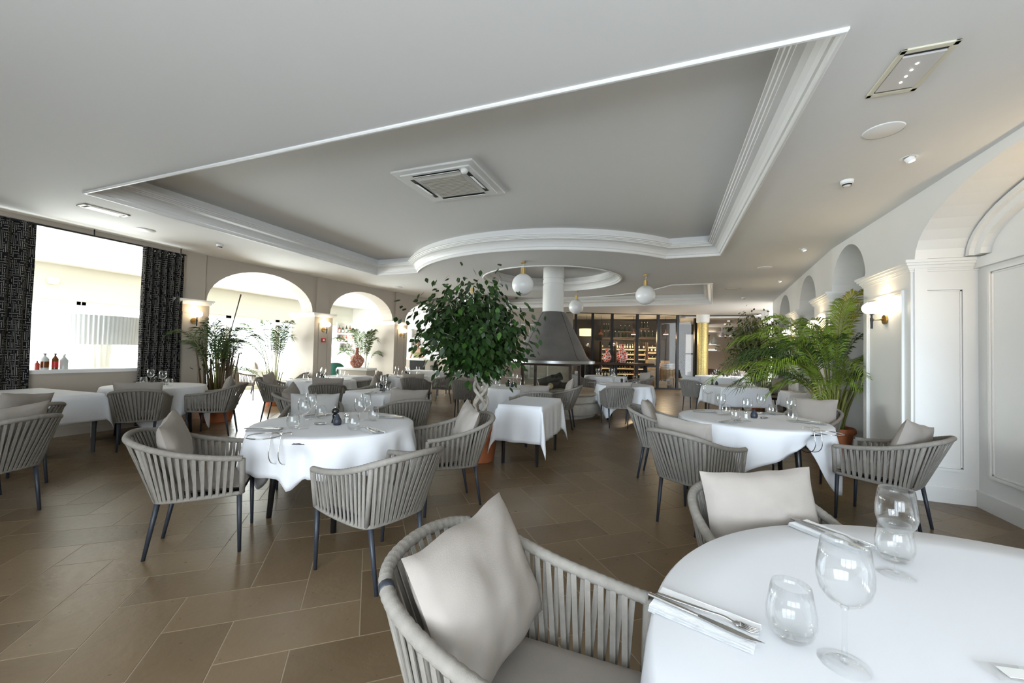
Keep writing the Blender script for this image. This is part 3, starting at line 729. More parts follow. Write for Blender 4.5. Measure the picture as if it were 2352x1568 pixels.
# ------------------------------------------------------------------ tables and tablecloths
def table_round(c, r, label, name='round_dining_table', h=.735):
    t = empty(name, (c[0], c[1], 0))
    MB().lathe([(0, h-.03), (r-.005, h-.03), (r-.003, h), (0, h)], 40, caps=False).build('tabletop', M['tleg'], t)
    for a in (45, 135, 225, 315):
        x, y = r*.66*math.cos(math.radians(a)), r*.66*math.sin(math.radians(a))
        MB().tube([(x, y, h-.03), (x*1.12, y*1.12, 0)], (.033, .02), 10).build('leg', M['tleg'], t, smooth=True)
    t.rotation_euler.z = 0
    return tag(t, label, 'table', 'dining tables')
def cloth_round(c, r, a, rot, label, seed=0, h=.737, pinch=None, nth=132, nd=9, folds=11, amp=.034):
    mb = MB(); rd = random.Random(seed); ph = rd.random()*6; ph2 = rd.random()*6
    rows = []
    tops = [0, r*.5, r*.86, r-.004, r+.004]
    for k in range(nth):
        th = k*2*math.pi/nth; q = th-rot
        cs = max(abs(math.cos(q)), abs(math.sin(q))); ext = min(a/cs, a*1.36)
        drop = ext-r
        corner = max(0, (a/cs-a)/(.414*a))
        for i, rr in enumerate(tops):
            z = h+.006 - (.008 if i == 4 else .0)
            rows.append((c[0]+rr*math.cos(th), c[1]+rr*math.sin(th), z))
        for i in range(1, nd+1):
            s = drop*i/nd; g = min(1, s/.22)
            w = math.sin(th*folds+ph)*.6 + math.sin(th*(folds*1.7)+ph2)*.4
            cf = math.sin((q*4+math.pi) )     # soft ears at the cloth corners
            rad = r+.008+.02*g + amp*g*w + .045*corner**2*g*math.cos((q % (math.pi/2)-math.pi/4)*14)
            zz = h-.004 - s*(1-.04*abs(w))
            if pinch:
                dth = (th-pinch[0]+math.pi) % (2*math.pi)-math.pi; k_ = math.exp(-(dth/pinch[1])**2)
                zz += k_*pinch[2]*min(1, s/max(drop, .01)); rad -= k_*.10*g
            rows.append((c[0]+rad*math.cos(th), c[1]+rad*math.sin(th), zz))
    n = len(tops)+nd
    fs = [(k*n+j, ((k+1) % nth)*n+j, ((k+1) % nth)*n+j+1, k*n+j+1)[::-1] for k in range(nth) for j in range(n-1)]
    o = mb.add(rows, fs).build('tablecloth', M['cloth'], smooth=True)
    sol = o.modifiers.new('thickness', 'SOLIDIFY'); sol.thickness = .002; sol.offset = 1
    return tag(o, label, 'tablecloth', 'white tablecloths')
def table_square(c, hx, hy, rot, label, name='square_dining_table', h=.735):
    t = empty(name, (c[0], c[1], 0), rot)
    MB().bbox(-hx+.004, hx-.004, -hy+.004, hy-.004, h-.035, h).build('tabletop', M['tleg'], t)
    for sx in (-1, 1):
        for sy in (-1, 1):
            MB().tube([(sx*(hx-.06), sy*(hy-.06), h-.03), (sx*(hx-.06), sy*(hy-.06), 0)], (.03, .022), 4).build('leg', M['tleg'], t)
    return tag(t, label, 'table', 'dining tables')
def cloth_square(c, hx, hy, rot, over, label, seed=0, h=.737, n=44):
    R = Matrix.Rotation(rot, 3, 'Z'); rd = random.Random(seed); p1, p2 = rd.random()*6, rd.random()*6
    lx, ly = hx+over, hy+over
    def axis(hh, L):
        k = n//4
        return [-L+(L-hh)*i/k for i in range(k)] + [-hh+2*hh*i/(n-2*k) for i in range(n-2*k)] + [hh+(L-hh)*i/k for i in range(k+1)]
    X, Y = axis(hx, lx), axis(hy, ly); vs = []
    for x in X:
        for y in Y:
            dx = max(0, abs(x)-hx); dy = max(0, abs(y)-hy); sx = 1 if x > 0 else -1; sy = 1 if y > 0 else -1
            bx, by = max(-hx, min(hx, x)), max(-hy, min(hy, y))
            if dx == 0 and dy == 0: p = (bx, by, h+.005)
            elif dx > 0 and dy > 0:
                a = math.atan2(dy, dx); L = math.hypot(dx, dy)
                m_ = math.sin(2*a)               # ear of the hanging corner
                out = .015+L*.16*m_
                p = (bx+sx*out*math.cos(a)+sx*.008, by+sy*out*math.sin(a)+sy*.008, h-.003-L*(.985-.02*m_))
            elif dx > 0:
                wv = math.sin(y*17+p1)*.5+math.sin(y*29+p2)*.5
                p = (bx+sx*(.012+dx*.03+wv*dx*.045), by, h-.003-dx)
            else:
                wv = math.sin(x*17+p2)*.5+math.sin(x*29+p1)*.5
                p = (bx, by+sy*(.012+dy*.03+wv*dy*.045), h-.003-dy)
            q = R @ Vector(p); vs.append((q.x+c[0], q.y+c[1], q.z))
    m_ = len(Y); fs = [(i*m_+j, (i+1)*m_+j, (i+1)*m_+j+1, i*m_+j+1) for i in range(len(X)-1) for j in range(m_-1)]
    o = MB().add(vs, fs).build('tablecloth', M['cloth'], smooth=True)
    sol = o.modifiers.new('thickness', 'SOLIDIFY'); sol.thickness = .002; sol.offset = 1
    return tag(o, label, 'tablecloth', 'white tablecloths')

def place_xy(px, d): p = dl(px, d); return (p.x, p.y)
TB = {}
def rt(key, c, r, a, rot, tlabel, clabel, **kw):
    table_round(c, r, tlabel); cloth_round(c, r, a, rot, clabel, seed=len(TB), **kw); TB[key] = c
def sq(key, c, hx, hy, rot, over, tlabel, clabel):
    table_square(c, hx, hy, rot, tlabel); cloth_square(c, hx, hy, rot, over, clabel, seed=len(TB)); TB[key] = c
rt('A', (-2.67, 2.75), .65, .93, 1.05, 'round table in the left foreground under a white cloth', 'white cloth on the left front round table', pinch=(-1.3, .34, .24), amp=.03)
rt('B', (.87, 4.99), .71, .98, .25, 'round table before the panelled pier under a white cloth', 'white cloth bunched up on the right round table', pinch=(-.95, .3, .2))
rt('C', (.965, 1.05), .985, 1.3, .5, 'big round table in the bottom right corner', 'white cloth on the big table in the bottom right corner', nth=160, nd=12, amp=.012)
rt('D', (-7.40, 3.90), .62, .98, .3, 'round table in front of the maze curtain', 'white cloth on the table in front of the maze curtain')
rt('E', (-6.45, 6.25), .62, .93, .5, 'round table in front of the first arch pier', 'white cloth on the table before the first arch pier')
rt('F', place_xy(938, 9.9), .56, .92, .2, 'round table before the bar pier', 'white cloth on the bar pier table')
rt('G', (-2.72, 7.12), .55, .92, .4, 'round table left of the hearth behind the side table', 'white cloth left of the hearth')
rt('H', place_xy(1436, 8.85), .60, .95, .3, 'round table right of the hearth', 'white cloth right of the hearth')
rt('I', place_xy(1392, 12.2), .62, .92, .1, 'round table before the wine cellar glass', 'white cloth before the wine cellar glass')
rt('J', place_xy(1668, 13.7), .95, 1.2, .2, 'rear right table beyond the square right table', 'white cloth on the rear right table')
sq('K', (-1.68, 5.22), .28, .53, .02, .44, 'small oblong side table standing beside the fig pot', 'white cloth on the small side table by the fig pot')
sq('L', (-7.40, 2.62), .69, .33, .06, .33, 'oblong table under the window at the left edge', 'white cloth on the oblong table at the left edge')
sq('M', (-4.10, 5.17), .43, .36, -.2, .33, 'square table behind the left front table', 'white cloth on the square table behind the left front one')
sq('N', place_xy(1686, 9.35), .50, .50, YAW-.05, .42, 'square table right of centre in front of the palm', 'white cloth on the square table before the palm')
sq('O', place_xy(798, 9.5), .42, .38, .15, .32, 'square table beyond the arch table', 'white cloth beyond the arch table')
sq('P', place_xy(985, 12.9), .55, .4, .15, .35, 'table by the bar counter behind the bar pier table', 'white cloth by the bar counter')
rt('Q', place_xy(1056, 13.2), .42, .75, .2, 'small table deep behind the fig tree', 'white cloth deep behind the fig tree')
rt('R', place_xy(1104, 9.9), .5, .8, .2, 'table hidden behind the braided trunk', 'white cloth behind the braided trunk')
sq('S', place_xy(1838, 8.05), .26, .26, .1, .3, 'narrow table behind the palm by the right wall', 'white cloth behind the palm by the right wall')
# ------------------------------------------------------------------ tableware
TZ = .7445
def glass_protos(seg):
    bowl = [(.004, .095), (.012, .098), (.026, .108), (.036, .122), (.0405, .14), (.0405, .158), (.0375, .18), (.0335, .205), (.0328, .205), (.0365, .18), (.0395, .158), (.0395, .14), (.035, .1235), (.025, .110), (.004, .1)]
    stem = [(.0065, .004), (.0042, .012), (.0036, .05), (.0042, .088), (.006, .097)]
    foot = [(0, 0), (.036, 0), (.0365, .0015), (.02, .004), (.0055, .008)]
    return [('bowl', MB().lathe(bowl, seg, caps=False).mesh('bowl', M['glass'], True)), ('stem', MB().lathe(stem, max(8, seg//2)).mesh('stem', M['glass'], True)), ('foot', MB().lathe(foot, seg, caps=False).mesh('foot', M['glass'], True))]
GN = glass_protos(28)
far_bowl = MB().lathe([(.036, .002), (.006, .006), (.004, .09), (.028, .108), (.0405, .145), (.0375, .18), (.033, .205)], 14, caps=False).mesh('wine_glass', M['glass'], True)
tum = [(0, .002), (.024, .002), (.034, .012), (.0405, .032), (.0405, .05), (.036, .075), (.0315, .098), (.0305, .098), (.035, .075), (.039, .05), (.039, .032), (.032, .016), (.0, .013)]
TUMN = MB().lathe(tum, 28, caps=False).mesh('tumbler', M['glass'], True)
TUMF = MB().lathe(tum[:7], 14, caps=False).mesh('tumbler', M['glass'], True)
def mk(name, me, loc, rz=0, parent=None, s=1.0):
    o = bpy.data.objects.new(name, me); COL.objects.link(o); o.location = loc; o.rotation_euler.z = rz; o.parent = parent; o.scale = (s, s, s); return o
def wine(x, y, label, near=True, group='stemmed wine glasses', s=1.17):
    if near:
        t = empty('wine_glass', (x, y, TZ)); t.scale = (s, s, s)
        for n, me in GN: mk(n, me, (0, 0, 0), 0, t)
    else: t = mk('wine_glass', far_bowl, (x, y, TZ)); t.scale = (s, s, s)
    return tag(t, label, 'wine glass', group)
def tumbler(x, y, label, near=True, s=1.22):
    o = mk('tumbler', TUMN if near else TUMF, (x, y, TZ)); o.scale = (s, s, s)
    return tag(o, label, 'tumbler', 'stemless tumblers')
# folded napkin, knife, fork
def napkin_mesh():
    mb = MB()
    for i, (w, o, z) in enumerate(((.115, 0, 0), (.112, .002, .004), (.108, .004, .008))):
        def f(u, v, w=w, o=o, z=z): return ((u-.5)*.235, (v-.5)*w+o, z+.0035+.0012*noise.noise(Vector((u*6, v*5, z*100))))
        mb.grid(f, 14, 8)
        def g(u, v, w=w, o=o, z=z): return ((u-.5)*.235, (v-.5)*w+o, z+.0002)
        k = len(mb.f); mb.grid(g, 2, 2); mb.f[k:] = [q[::-1] for q in mb.f[k:]]
    for zz in (.001, .005, .009):
        mb.tube([(-.1175, .056, zz+.001), (.1175, .056, zz+.001)], .0022, 6)
    return mb
NAP = napkin_mesh().mesh('napkin', M['napkin'], True)
def fork_mesh():
    mb = MB(); P = [(-.10, 0, .003), (-.06, 0, .004), (0, 0, .006), (.035, 0, .008), (.055, 0, .004), (.068, 0, .003)]
    mb.tube(catmull(P, 4), [.0055]*5+[.005]*4+[.0035]*4+[.004]*4+[.009]*4, 8, flat=.35)
    for k in (-1.5, -.5, .5, 1.5):
        mb.tube([(.064, k*.0055, .003), (.085, k*.0052, .001), (.10, k*.005, .004)], (.0023, .002, .001), 6)
    return mb
def knife_mesh():
    mb = MB(); mb.tube([(-.115, 0, .004), (-.11, 0, .004), (-.04, 0, .004), (-.005, 0, .004)], (.003, .006, .0055, .004), 8, flat=.6)
    mb.slab([(-.005, -.005, .003), (.05, -.009, .003), (.085, -.008, .003), (.112, .004, .003), (.05, .006, .003), (-.005, .005, .003)], (0, 0, .0014))
    return mb
FORK = fork_mesh().mesh('fork', M['steel'], True); KNIFE = knife_mesh().mesh('knife', M['steel'])
def setting(x, y, rz, where, cut=True):
    """napkin with knife and fork on top"""
    tag(mk('napkin', NAP, (x, y, TZ), rz), 'folded white napkin '+where, 'napkin', 'folded napkins')
    if cut:
        R = Matrix.Rotation(rz, 3, 'Z'); a = R @ Vector((0, -.018, 0)); b = R @ Vector((.0, .012, 0))
        tag(mk('knife', KNIFE, (x+a.x, y+a.y, TZ+.0125), rz-.06, None, 1.2), 'steel table knife '+where, 'knife', 'table knives')
        tag(mk('fork', FORK, (x+b.x, y+b.y, TZ+.0125), rz+.03, None, 1.2), 'steel dinner fork '+where, 'fork', 'dinner forks')
# mills, oil bottle, lamp, dish, bucket ring
def mill(x, y, label):
    t = empty('pepper_mill', (x, y, TZ)); t.scale = (1.15,)*3
    MB().lathe([(0, 0), (.026, 0), (.026, .012), (.019, .03), (.021, .05), (.026, .062), (.014, .068)], 20).build('body', M['black'], t, smooth=True)
    MB().lathe([(.012, .068), (.024, .074), (.028, .09), (.02, .108), (.008, .112)], 20).build('head', M['black'], t, smooth=True)
    MB().lathe([(.004, .111), (.007, .114), (.006, .122), (0, .124)], 12).build('knob', M['steel'], t, smooth=True)
    return tag(t, label, 'pepper mill', 'pepper mills')
def oil(x, y, label):
    t = empty('oil_bottle', (x, y, TZ))
    MB().lathe([(0, 0), (.026, 0), (.033, .01), (.036, .028), (.031, .05), (.019, .072), (.012, .086), (.010, .092), (0, .093)], 22).build('body', M['navy'], t, smooth=True)
    MB().lathe([(.0315, .0485), (.0325, .0495), (.0315, .0505)], 22, caps=False).build('lid_seam', M['black_m'], t)
    return tag(t, label, 'oil bottle', 'drop-shaped oil bottles')
def salt(x, y, label):
    t = empty('salt_shaker', (x, y, TZ))
    MB().lathe([(0, 0), (.019, 0), (.019, .06), (.0, .06)], 18).build('body', M['glass'], t, smooth=True, auto=40)
    MB().lathe([(.0, .003), (.016, .003), (.016, .05), (0, .05)], 14).build('salt', M['white'], t, smooth=True, auto=40)
    MB().lathe([(.0, .061), (.0205, .061), (.0205, .074), (.014, .083), (0, .085)], 18).build('cap', M['steel'], t, smooth=True, auto=40)
    return tag(t, label, 'salt shaker', 'salt shakers')
def dome(x, y, rz, label):
    t = empty('table_lamp', (x, y, TZ), rz)
    MB().lathe([(0, 0), (.03, 0), (.03, .012), (.012, .02), (.012, .045), (0, .046)], 18).build('base', M['steel'], t, smooth=True, auto=40)
    ol = [(-.036, 0, .01), (.036, 0, .01), (.036, 0, .11), (.026, 0, .135), (0, 0, .158), (-.026, 0, .135), (-.036, 0, .11)]
    for yy in (-.017, .014): MB().slab([(a, yy, b) for a, _, b in ol], (0, .003, 0)).build('acrylic_shield', M['glass'], t)
    return tag(t, label, 'lamp', 'clear acrylic table lamps')
def dish(x, y, rz, label):
    t = MB().lathe([(0, .001), (.035, .001), (.05, .006), (.054, .012), (.05, .011), (.034, .005), (0, .004)], 24, caps=False).build('metal_dish', M['abrass'] if False else M['steel'], smooth=True)
    t.location = (x, y, TZ); t.scale = (1, .6, 1); t.rotation_euler.z = rz
    return tag(t, label, 'dish', 'small metal dishes')
def bucket_ring(x, y, out, label, R=.105, zr=0.0):
    """wire wine-bucket holder clamped on the table edge; (x,y) rim point, out = outward direction"""
    o = Vector((*out, 0)).normalized(); s = Vector((-o.y, o.x, 0)); t = empty('bucket_holder', (x, y, .745))
    c = o*(R+.012)+Vector((0, 0, .012+zr))
    MB().tube([c+(o*math.cos(a)+s*math.sin(a))*R for a in [k*2*math.pi/36 for k in range(37)]], .0045, 8, caps=False).build('ring', M['steel'], t, smooth=True)
    for k in (-1, 1):
        b = s*(k*.04)
        P = [b-o*.085+Vector((0, 0, .008)), b-o*.085+Vector((0, 0, .03)), b-o*.01+Vector((0, 0, .034)), b+o*.012+Vector((0, 0, .02)), b+o*.026+Vector((0, 0, -.05)), b+o*.03+Vector((0, 0, -.12)), b-o*.0+Vector((0, 0, -.175)), b-o*.07+Vector((0, 0, -.195)), b-o*.15+Vector((0, 0, -.15)), b-o*.19+Vector((0, 0, -.075))]
        MB().tube(catmull(P, 5), .0036, 7).build('clamp_wire', M['steel'], t, smooth=True)
    return tag(t, label, 'bucket holder', 'wire wine bucket holders')

LF, RR, BG = 'on the left front table', 'on the right round table', 'on the big table'
T1 = dict(w1=(-2.717, 2.453), w2=(-2.995, 2.777), w3=(-2.385, 2.718), w4=(-2.562, 2.991), t1=(-2.802, 2.429), t2=(-2.97, 2.868), t3=(-2.339, 2.593), t4=(-2.475, 2.999))
wine(*T1['w1'], 'wine glass '+LF+', front left of the dish'); wine(*T1['w2'], 'wine glass '+LF+', back left behind another glass')
wine(*T1['w3'], 'wine glass '+LF+', right of the salt shaker'); wine(*T1['w4'], 'wine glass '+LF+', farthest right at the back')
tumbler(*T1['t1'], 'tumbler '+LF+', leftmost near the wire ring'); tumbler(*T1['t2'], 'tumbler '+LF+', back left beside two wine glasses')
tumbler(*T1['t3'], 'tumbler '+LF+', front right by the fork'); tumbler(*T1['t4'], 'tumbler '+LF+', rightmost at the back')
mill(-2.691, 2.76, 'black pepper mill '+LF); oil(-2.60, 2.69, 'navy oil bottle '+LF); salt(-2.60, 2.80, 'salt shaker '+LF); dome(-2.72, 2.93, .5, 'clear arched lamp '+LF)
dish(-2.739, 2.641, .4, 'oval metal dish '+LF)
setting(-2.915, 2.266, .55, 'at the left edge of the left front table'); setting(-2.156, 2.60, -.5, 'at the near right of the left front table')
setting(-2.443, 3.20, .35, 'at the far right of the left front table'); setting(-3.09, 2.95, 1.2, 'at the far left of the left front table')
ed = Vector((-2.67+.655*math.cos(-1.42), 2.75+.655*math.sin(-1.42))); bucket_ring(ed.x, ed.y, (math.cos(-1.42), math.sin(-1.42)), 'wire bucket holder clamped to the left front table', zr=.03)
T2 = dict(w1=(.603, 5.118), w2=(.806, 4.773), w3=(1.05, 5.40), w4=(1.258, 5.054), t1=(.66, 5.17), t2=(.698, 4.759), t3=(1.18, 5.46), t4=(1.246, 4.956))
wine(*T2['w1'], 'wine glass '+RR+', leftmost'); wine(*T2['w2'], 'wine glass '+RR+', in front of the salt shaker'); wine(*T2['w3'], 'wine glass '+RR+', right behind the oil bottle'); wine(*T2['w4'], 'wine glass '+RR+', above the wire holder')
tumbler(*T2['t1'], 'tumbler '+RR+', leftmost'); tumbler(*T2['t2'], 'tumbler '+RR+', over the front napkin'); tumbler(*T2['t3'], 'tumbler '+RR+', at the far side'); tumbler(*T2['t4'], 'tumbler '+RR+', just behind the wire holder')
salt(.83, 4.99, 'salt shaker '+RR); oil(.92, 5.069, 'navy oil bottle '+RR); dish(1.022, 5.097, .9, 'oval metal dish '+RR)
setting(.45, 5.27, .2, 'at the far left of the right round table'); setting(.631, 4.61, .75, 'at the near side of the right round table'); setting(1.2, 5.56, .5, 'at the far side of the right round table'); setting(1.42, 4.96, -.3, 'at the right side of the right round table')
e = Vector((.87+.715*math.cos(-.95), 4.99+.715*math.sin(-.95))); bucket_ring(e.x, e.y, (math.cos(-.95), math.sin(-.95)), 'wire bucket holder clamped to the right round table')
wine(.371, 1.088, 'largest wine glass, nearest the camera on the big table', s=1.28); wine(.674, 1.597, 'wine glass standing before a tumbler on the big table', s=1.28)
tumbler(.285, 1.136, 'tumbler beside the largest wine glass on the big table', s=1.28); tumbler(.715, 1.705, 'tumbler half hidden by a wine glass on the big table', s=1.28)
setting(.097, 1.128, -.32, 'at the left edge of the big table'); setting(.578, 1.832, -.85, 'at the far edge of the big table')
card = empty('card_holder', (.70, 1.19, TZ), .2); MB().box((0, 0, .003), (.11, .055, .006)).build('plate', M['glass'], card); MB().box((0, 0, .0065), (.05, .03, .001)).build('blank_insert', M['paper'], card)
tag(card, 'clear plastic card plate in the bottom right corner', 'card holder')

# the other tables carry smaller sets
def ring_set(key, n, r, a0, name, lampq=True, bucket=None, near=False, mills=True):
    c = TB[key]; names = {4: ('near', 'right', 'far', 'left'), 3: ('near', 'right', 'left'), 2: ('near', 'far')}[n]
    for i in range(n):
        a = a0 + i*2*math.pi/n; x, y = c[0]+r*math.cos(a), c[1]+r*math.sin(a)
        wine(x, y, 'wine glass at the %s place of %s' % (names[i], name), near)
        b = a+.28; tumbler(c[0]+r*1.12*math.cos(b), c[1]+r*1.12*math.sin(b), 'tumbler at the %s place of %s' % (names[i], name), near)
        q = a-.5; rr = r+.16; setting(c[0]+rr*math.cos(q), c[1]+rr*math.sin(q), q+.2, 'at the %s place of %s' % (names[i], name), cut=near)
    if mills:
        mill(c[0]-.06, c[1]+.03, 'black pepper mill on '+name); oil(c[0]+.04, c[1]-.03, 'navy oil bottle on '+name)
    if lampq: dome(c[0]+.02, c[1]+.12, .3, 'clear arched lamp on '+name)
    if bucket is not None:
        R, a = bucket; bucket_ring(c[0]+R*math.cos(a), c[1]+R*math.sin(a), (math.cos(a), math.sin(a)), 'wire bucket holder on '+name)
ring_set('D', 2, .25, -.2, 'the curtain table', bucket=(.62, 2.9), near=True)
ring_set('M', 2, .22, -.9, 'the square table behind', near=True)
ring_set('E', 4, .28, -.8, 'the arch table', bucket=(.62, -2.2))
ring_set('F', 4, .25, -.9, 'the bar pier table', bucket=(.56, 2.9))
ring_set('G', 3, .24, -.5, 'the table left of the hearth', lampq=False)
ring_set('H', 3, .26, -.5, 'the table right of the hearth', bucket=(.6, 3.1), lampq=False)
ring_set('I', 4, .28, -.9, 'the cellar table')
ring_set('J', 4, .42, -.8, 'the rear right table')
c = TB['N']
mill(*place_xy(1637, 9.55), 'black pepper mill at the left edge of the palm table'); oil(*place_xy(1647, 9.5), 'navy oil bottle at the left edge of the palm table')
for i, px in enumerate((1684, 1694)): wine(*place_xy(px, 9.75), 'wine glass on the palm table, %s of two' % ('left', 'right')[i], False)
b = Vector(place_xy(1622, 9.3)); bucket_ring(b.x, b.y, (-RGT.x, -RGT.y), 'wire bucket holder at the palm table')
for i, px in enumerate((780, 790)): tumbler(*place_xy(px+8, 9.4), 'tumbler beyond the arch table, %s of two' % ('left', 'right')[i], False)
setting(*place_xy(1838, 8.05), .3, 'on the narrow table behind the palm', cut=False)
# the nearest chair has two worn gaps where the dark rail shows through the wrapping
nearest = next(o for o in COL.objects if o.get('label', '').startswith('woven armchair nearest the camera'))
for (t0, t1) in ((.345, .352), (.358, .366), (.652, .668)):
    MB().tube([samp(railp, t0), samp(railp, (t0+t1)/2), samp(railp, t1)], .0214, 10).build('worn_patch', M['leg'], nearest, smooth=True)
# ------------------------------------------------------------------ hearth
fx, fy = -2.5, 9.25
h = empty('round_hearth', (fx, fy, 0))
MB().lathe([(0, 0), (1.02, 0), (1.02, .07), (0, .07)], 64).build('plinth', M['stone'], h, smooth=True, auto=40)
MB().lathe([(0, .085), (1.13, .085), (1.14, .1), (1.14, .29), (1.13, .305), (0, .305)], 64).build('lower_course', M['stone'], h, smooth=True, auto=40)
MB().lathe([(0, .07), (1.05, .07), (1.05, .085), (0, .085)], 64).build('lower_joint', M['stone'], h)
MB().lathe([(0, .305), (1.10, .305), (1.10, .33), (0, .33)], 64).build('joint', M['stone'], h)
MB().lathe([(0, .33), (1.12, .33), (1.14, .345), (1.14, .47), (1.12, .485), (0, .485)], 64).build('upper_course', M['stone'], h, smooth=True, auto=40)
MB().lathe([(0, .485), (1.10, .485), (1.10, .50), (0, .50)], 64).build('top_joint', M['stone'], h)
MB().lathe([(0, .50), (1.15, .50), (1.16, .51), (1.16, .545), (1.13, .56), (0, .56)], 64).build('top_slab', M['stone_top'], h, smooth=True, auto=40)
MB().lathe([(.98, 1.17), (1.0, 1.175), (1.0, 1.235), (.94, 1.245)], 64).build('hood_band', M['band'], h, smooth=True, auto=40)
HP = [(.93, 1.24), (.86, 1.28), (.80, 1.36), (.70, 1.58), (.585, 1.80), (.465, 2.03), (.34, 2.27), (.27, 2.37), (0, 2.37)]
MB().lathe(HP, 64, caps=False).build('hood', M['hood'], h, smooth=True, auto=40)
for a in (-2.25, -.6, 1.2, 2.9):
    MB().tube([((r+.002)*math.cos(a), (r+.002)*math.sin(a), z) for r, z in HP[:-1]], .005, 4).build('hood_seam', M['rust'], h)
CHI = [(.25, 2.36), (.25, 3.0), (.235, 3.005), (.235, 3.03), (.25, 3.035), (.25, 3.13), (.235, 3.135), (.235, 3.16), (.25, 3.165), (.25, ZC+UPH)]
MB().lathe(CHI, 40, caps=False).build('chimney', M['white'], h, smooth=True, auto=30)
bx, by, z0, z1 = .56, .50, .56, 1.17
for sx in (-1, 1):
    for sy in (-1, 1): MB().bbox(sx*bx-.03, sx*bx+.03, sy*by-.03, sy*by+.03, z0, z1).build('frame_post', M['rust'], h)
for sx in (-1, 1): MB().bbox(sx*bx-.03, sx*bx+.03, -by+.03, by-.03, z1-.055, z1).build('frame_rail', M['rust'], h); MB().bbox(sx*bx-.004, sx*bx+.004, -by+.03, by-.03, z0, z1-.055).build('glass_pane', M['pane'], h)
for sy in (-1, 1): MB().bbox(-bx+.03, bx-.03, sy*by-.03, sy*by+.03, z1-.055, z1).build('frame_rail', M['rust'], h); MB().bbox(-bx+.03, bx-.03, sy*by-.004, sy*by+.004, z0, z1-.055).build('glass_pane', M['pane'], h)
tag(h, 'round stone hearth with dark conical hood and white chimney', 'fireplace')
def log(p, q, r, label):
    t = empty('fire_log', p); d = Vector(q)-Vector(p); n = 9
    pts = [d*(i/(n-1))+Vector((noise.noise(Vector((i*.7, r*50, 1)))*.02, noise.noise(Vector((i*.7, r*50, 5)))*.02, 0)) for i in range(n)]
    MB().tube(pts, [r*(1+.18*noise.noise(Vector((i*.9, r*31, 0)))) for i in range(n)], 12).build('bark', M['log'], t, smooth=True)
    u = d.normalized()
    MB().tube([-u*.004, u*.002], r*.9, 14).build('cut_end', M['logend'], t)
    tag(t, label, 'log', 'logs in the hearth')
log((fx-.28, fy-.16, .68), (fx+.22, fy+.12, .86), .095, 'thick fire log on top of the hearth pile')
log((fx+.05, fy-.26, .645), (fx+.12, fy+.28, .66), .075, 'fire log with its pale cut end toward the camera')
log((fx-.38, fy+.15, .64), (fx+.35, fy+.2, .635), .07, 'fire log lying at the back of the hearth')
ash = empty('glass_ashtray', (fx+.72, fy-.62, .56)); MB().lathe([(0, .002), (.09, .002), (.12, .03), (.125, .055), (.118, .055), (.10, .03), (.08, .012), (0, .012)], 24, caps=False).build('bowl', M['glass'], ash, smooth=True); MB().tube([(-.06, 0, .062), (.07, .02, .062)], .008, 6).build('cigar', M['black_m'], ash)
tag(ash, 'glass bowl with a dark stick on the hearth rim', 'bowl')

# ------------------------------------------------------------------ pendant globes and wall sconces
def pendant(x, y, d, zc, drop, label):
    t = empty('globe_pendant', (x, y, ZC))
    MB().lathe([(0, 0), (.05, 0), (.05, -.035), (0, -.035)][::-1], 20).build('ceiling_rose', M['brass'], t, smooth=True, auto=40)
    MB().tube(catmull([(0, 0, -.035), (.012, 0, -.06), (-.006, 0, -.09), (0, 0, -drop)], 5), .003, 6).build('cord', M['white'], t)
    MB().lathe([(0, -drop-.14), (.075, -drop-.14), (.075, -drop-.127), (.043, -drop-.125), (.043, -drop-.012), (.012, -drop-.01), (.012, -drop), (0, -drop)], 22).build('holder', M['brass'], t, smooth=True, auto=35)
    rr = d/2; zc_ = -drop-.13-rr*.96
    MB().lathe([(rr*math.sin(math.pi*i/20), zc_-rr*math.cos(math.pi*i/20)) for i in range(21)], 36, caps=False).build('globe', M['globe'], t, smooth=True)
    return tag(t, label, 'pendant lamp', 'opal globe pendants around the hearth')
pendant(-2.524, 7.123, .41, 0, .115, 'largest globe pendant, left of the white chimney')
pendant(-2.29, 10.88, .40, 0, .115, 'farthest globe pendant, right of the white chimney')
pendant(-.404, 8.946, .41, 0, .115, 'globe pendant on the right in front of the wine cellar')
pendant(-4.575, 9.092, .40, 0, .115, 'globe pendant hidden in the fig tree crown')

def sconce(p, n, label, s=1.0, power=14):
    """p: wall point (x,y,z) of the rosette, n: outward normal"""
    n = Vector((*n, 0)).normalized(); t = empty('wall_sconce', p); t.rotation_euler.z = face_rz(n)
    MB().tube([(0, 0, 0), (0, .02*s, 0)], .052*s, 20).build('rosette', M['abrass'], t, smooth=True, auto=40)
    MB().tube([(0, .02*s, 0), (0, .125*s, 0)], .009*s, 8).build('arm', M['abrass'], t, smooth=True)
    MB().lathe([(0, -.10*s), (.011*s, -.10*s), (.011*s, -.02*s), (.014*s, -.02*s), (.014*s, .02*s), (.009*s, .02*s), (.009*s, .05*s), (.03*s, .062*s), (0, .065*s)], 12, c=(0, .125*s, 0)).build('handle', M['bronze'], t, smooth=True, auto=40)
    a, b = .088*s, .068*s
    MB().lathe([(a*math.sin(math.pi*i/16), .058*s+b-b*math.cos(math.pi*i/16)) for i in range(17)], 24, c=(0, .125*s, 0), caps=False).build('globe', M['lit'], t, smooth=True)
    l = bpy.data.lights.new('sconce_glow', 'POINT'); l.energy = power; l.color = (1, .74, .42); l.shadow_soft_size = .04
    lo = bpy.data.objects.new('sconce_glow', l); COL.objects.link(lo); lo.parent = t; lo.location = (0, .055*s, .12*s+.09*s)
    return tag(t, label, 'wall lamp', 'opal wall sconces')
def arp(s, z): v = ar(s, .10); return (v.x, v.y, z)
sconce(arp(-.22, 1.84), an, 'lit wall sconce on the column beside the maze curtain', power=1.8)
sconce(arp(2.50, 1.84), an, 'lit wall sconce above the red call point', power=1.8)
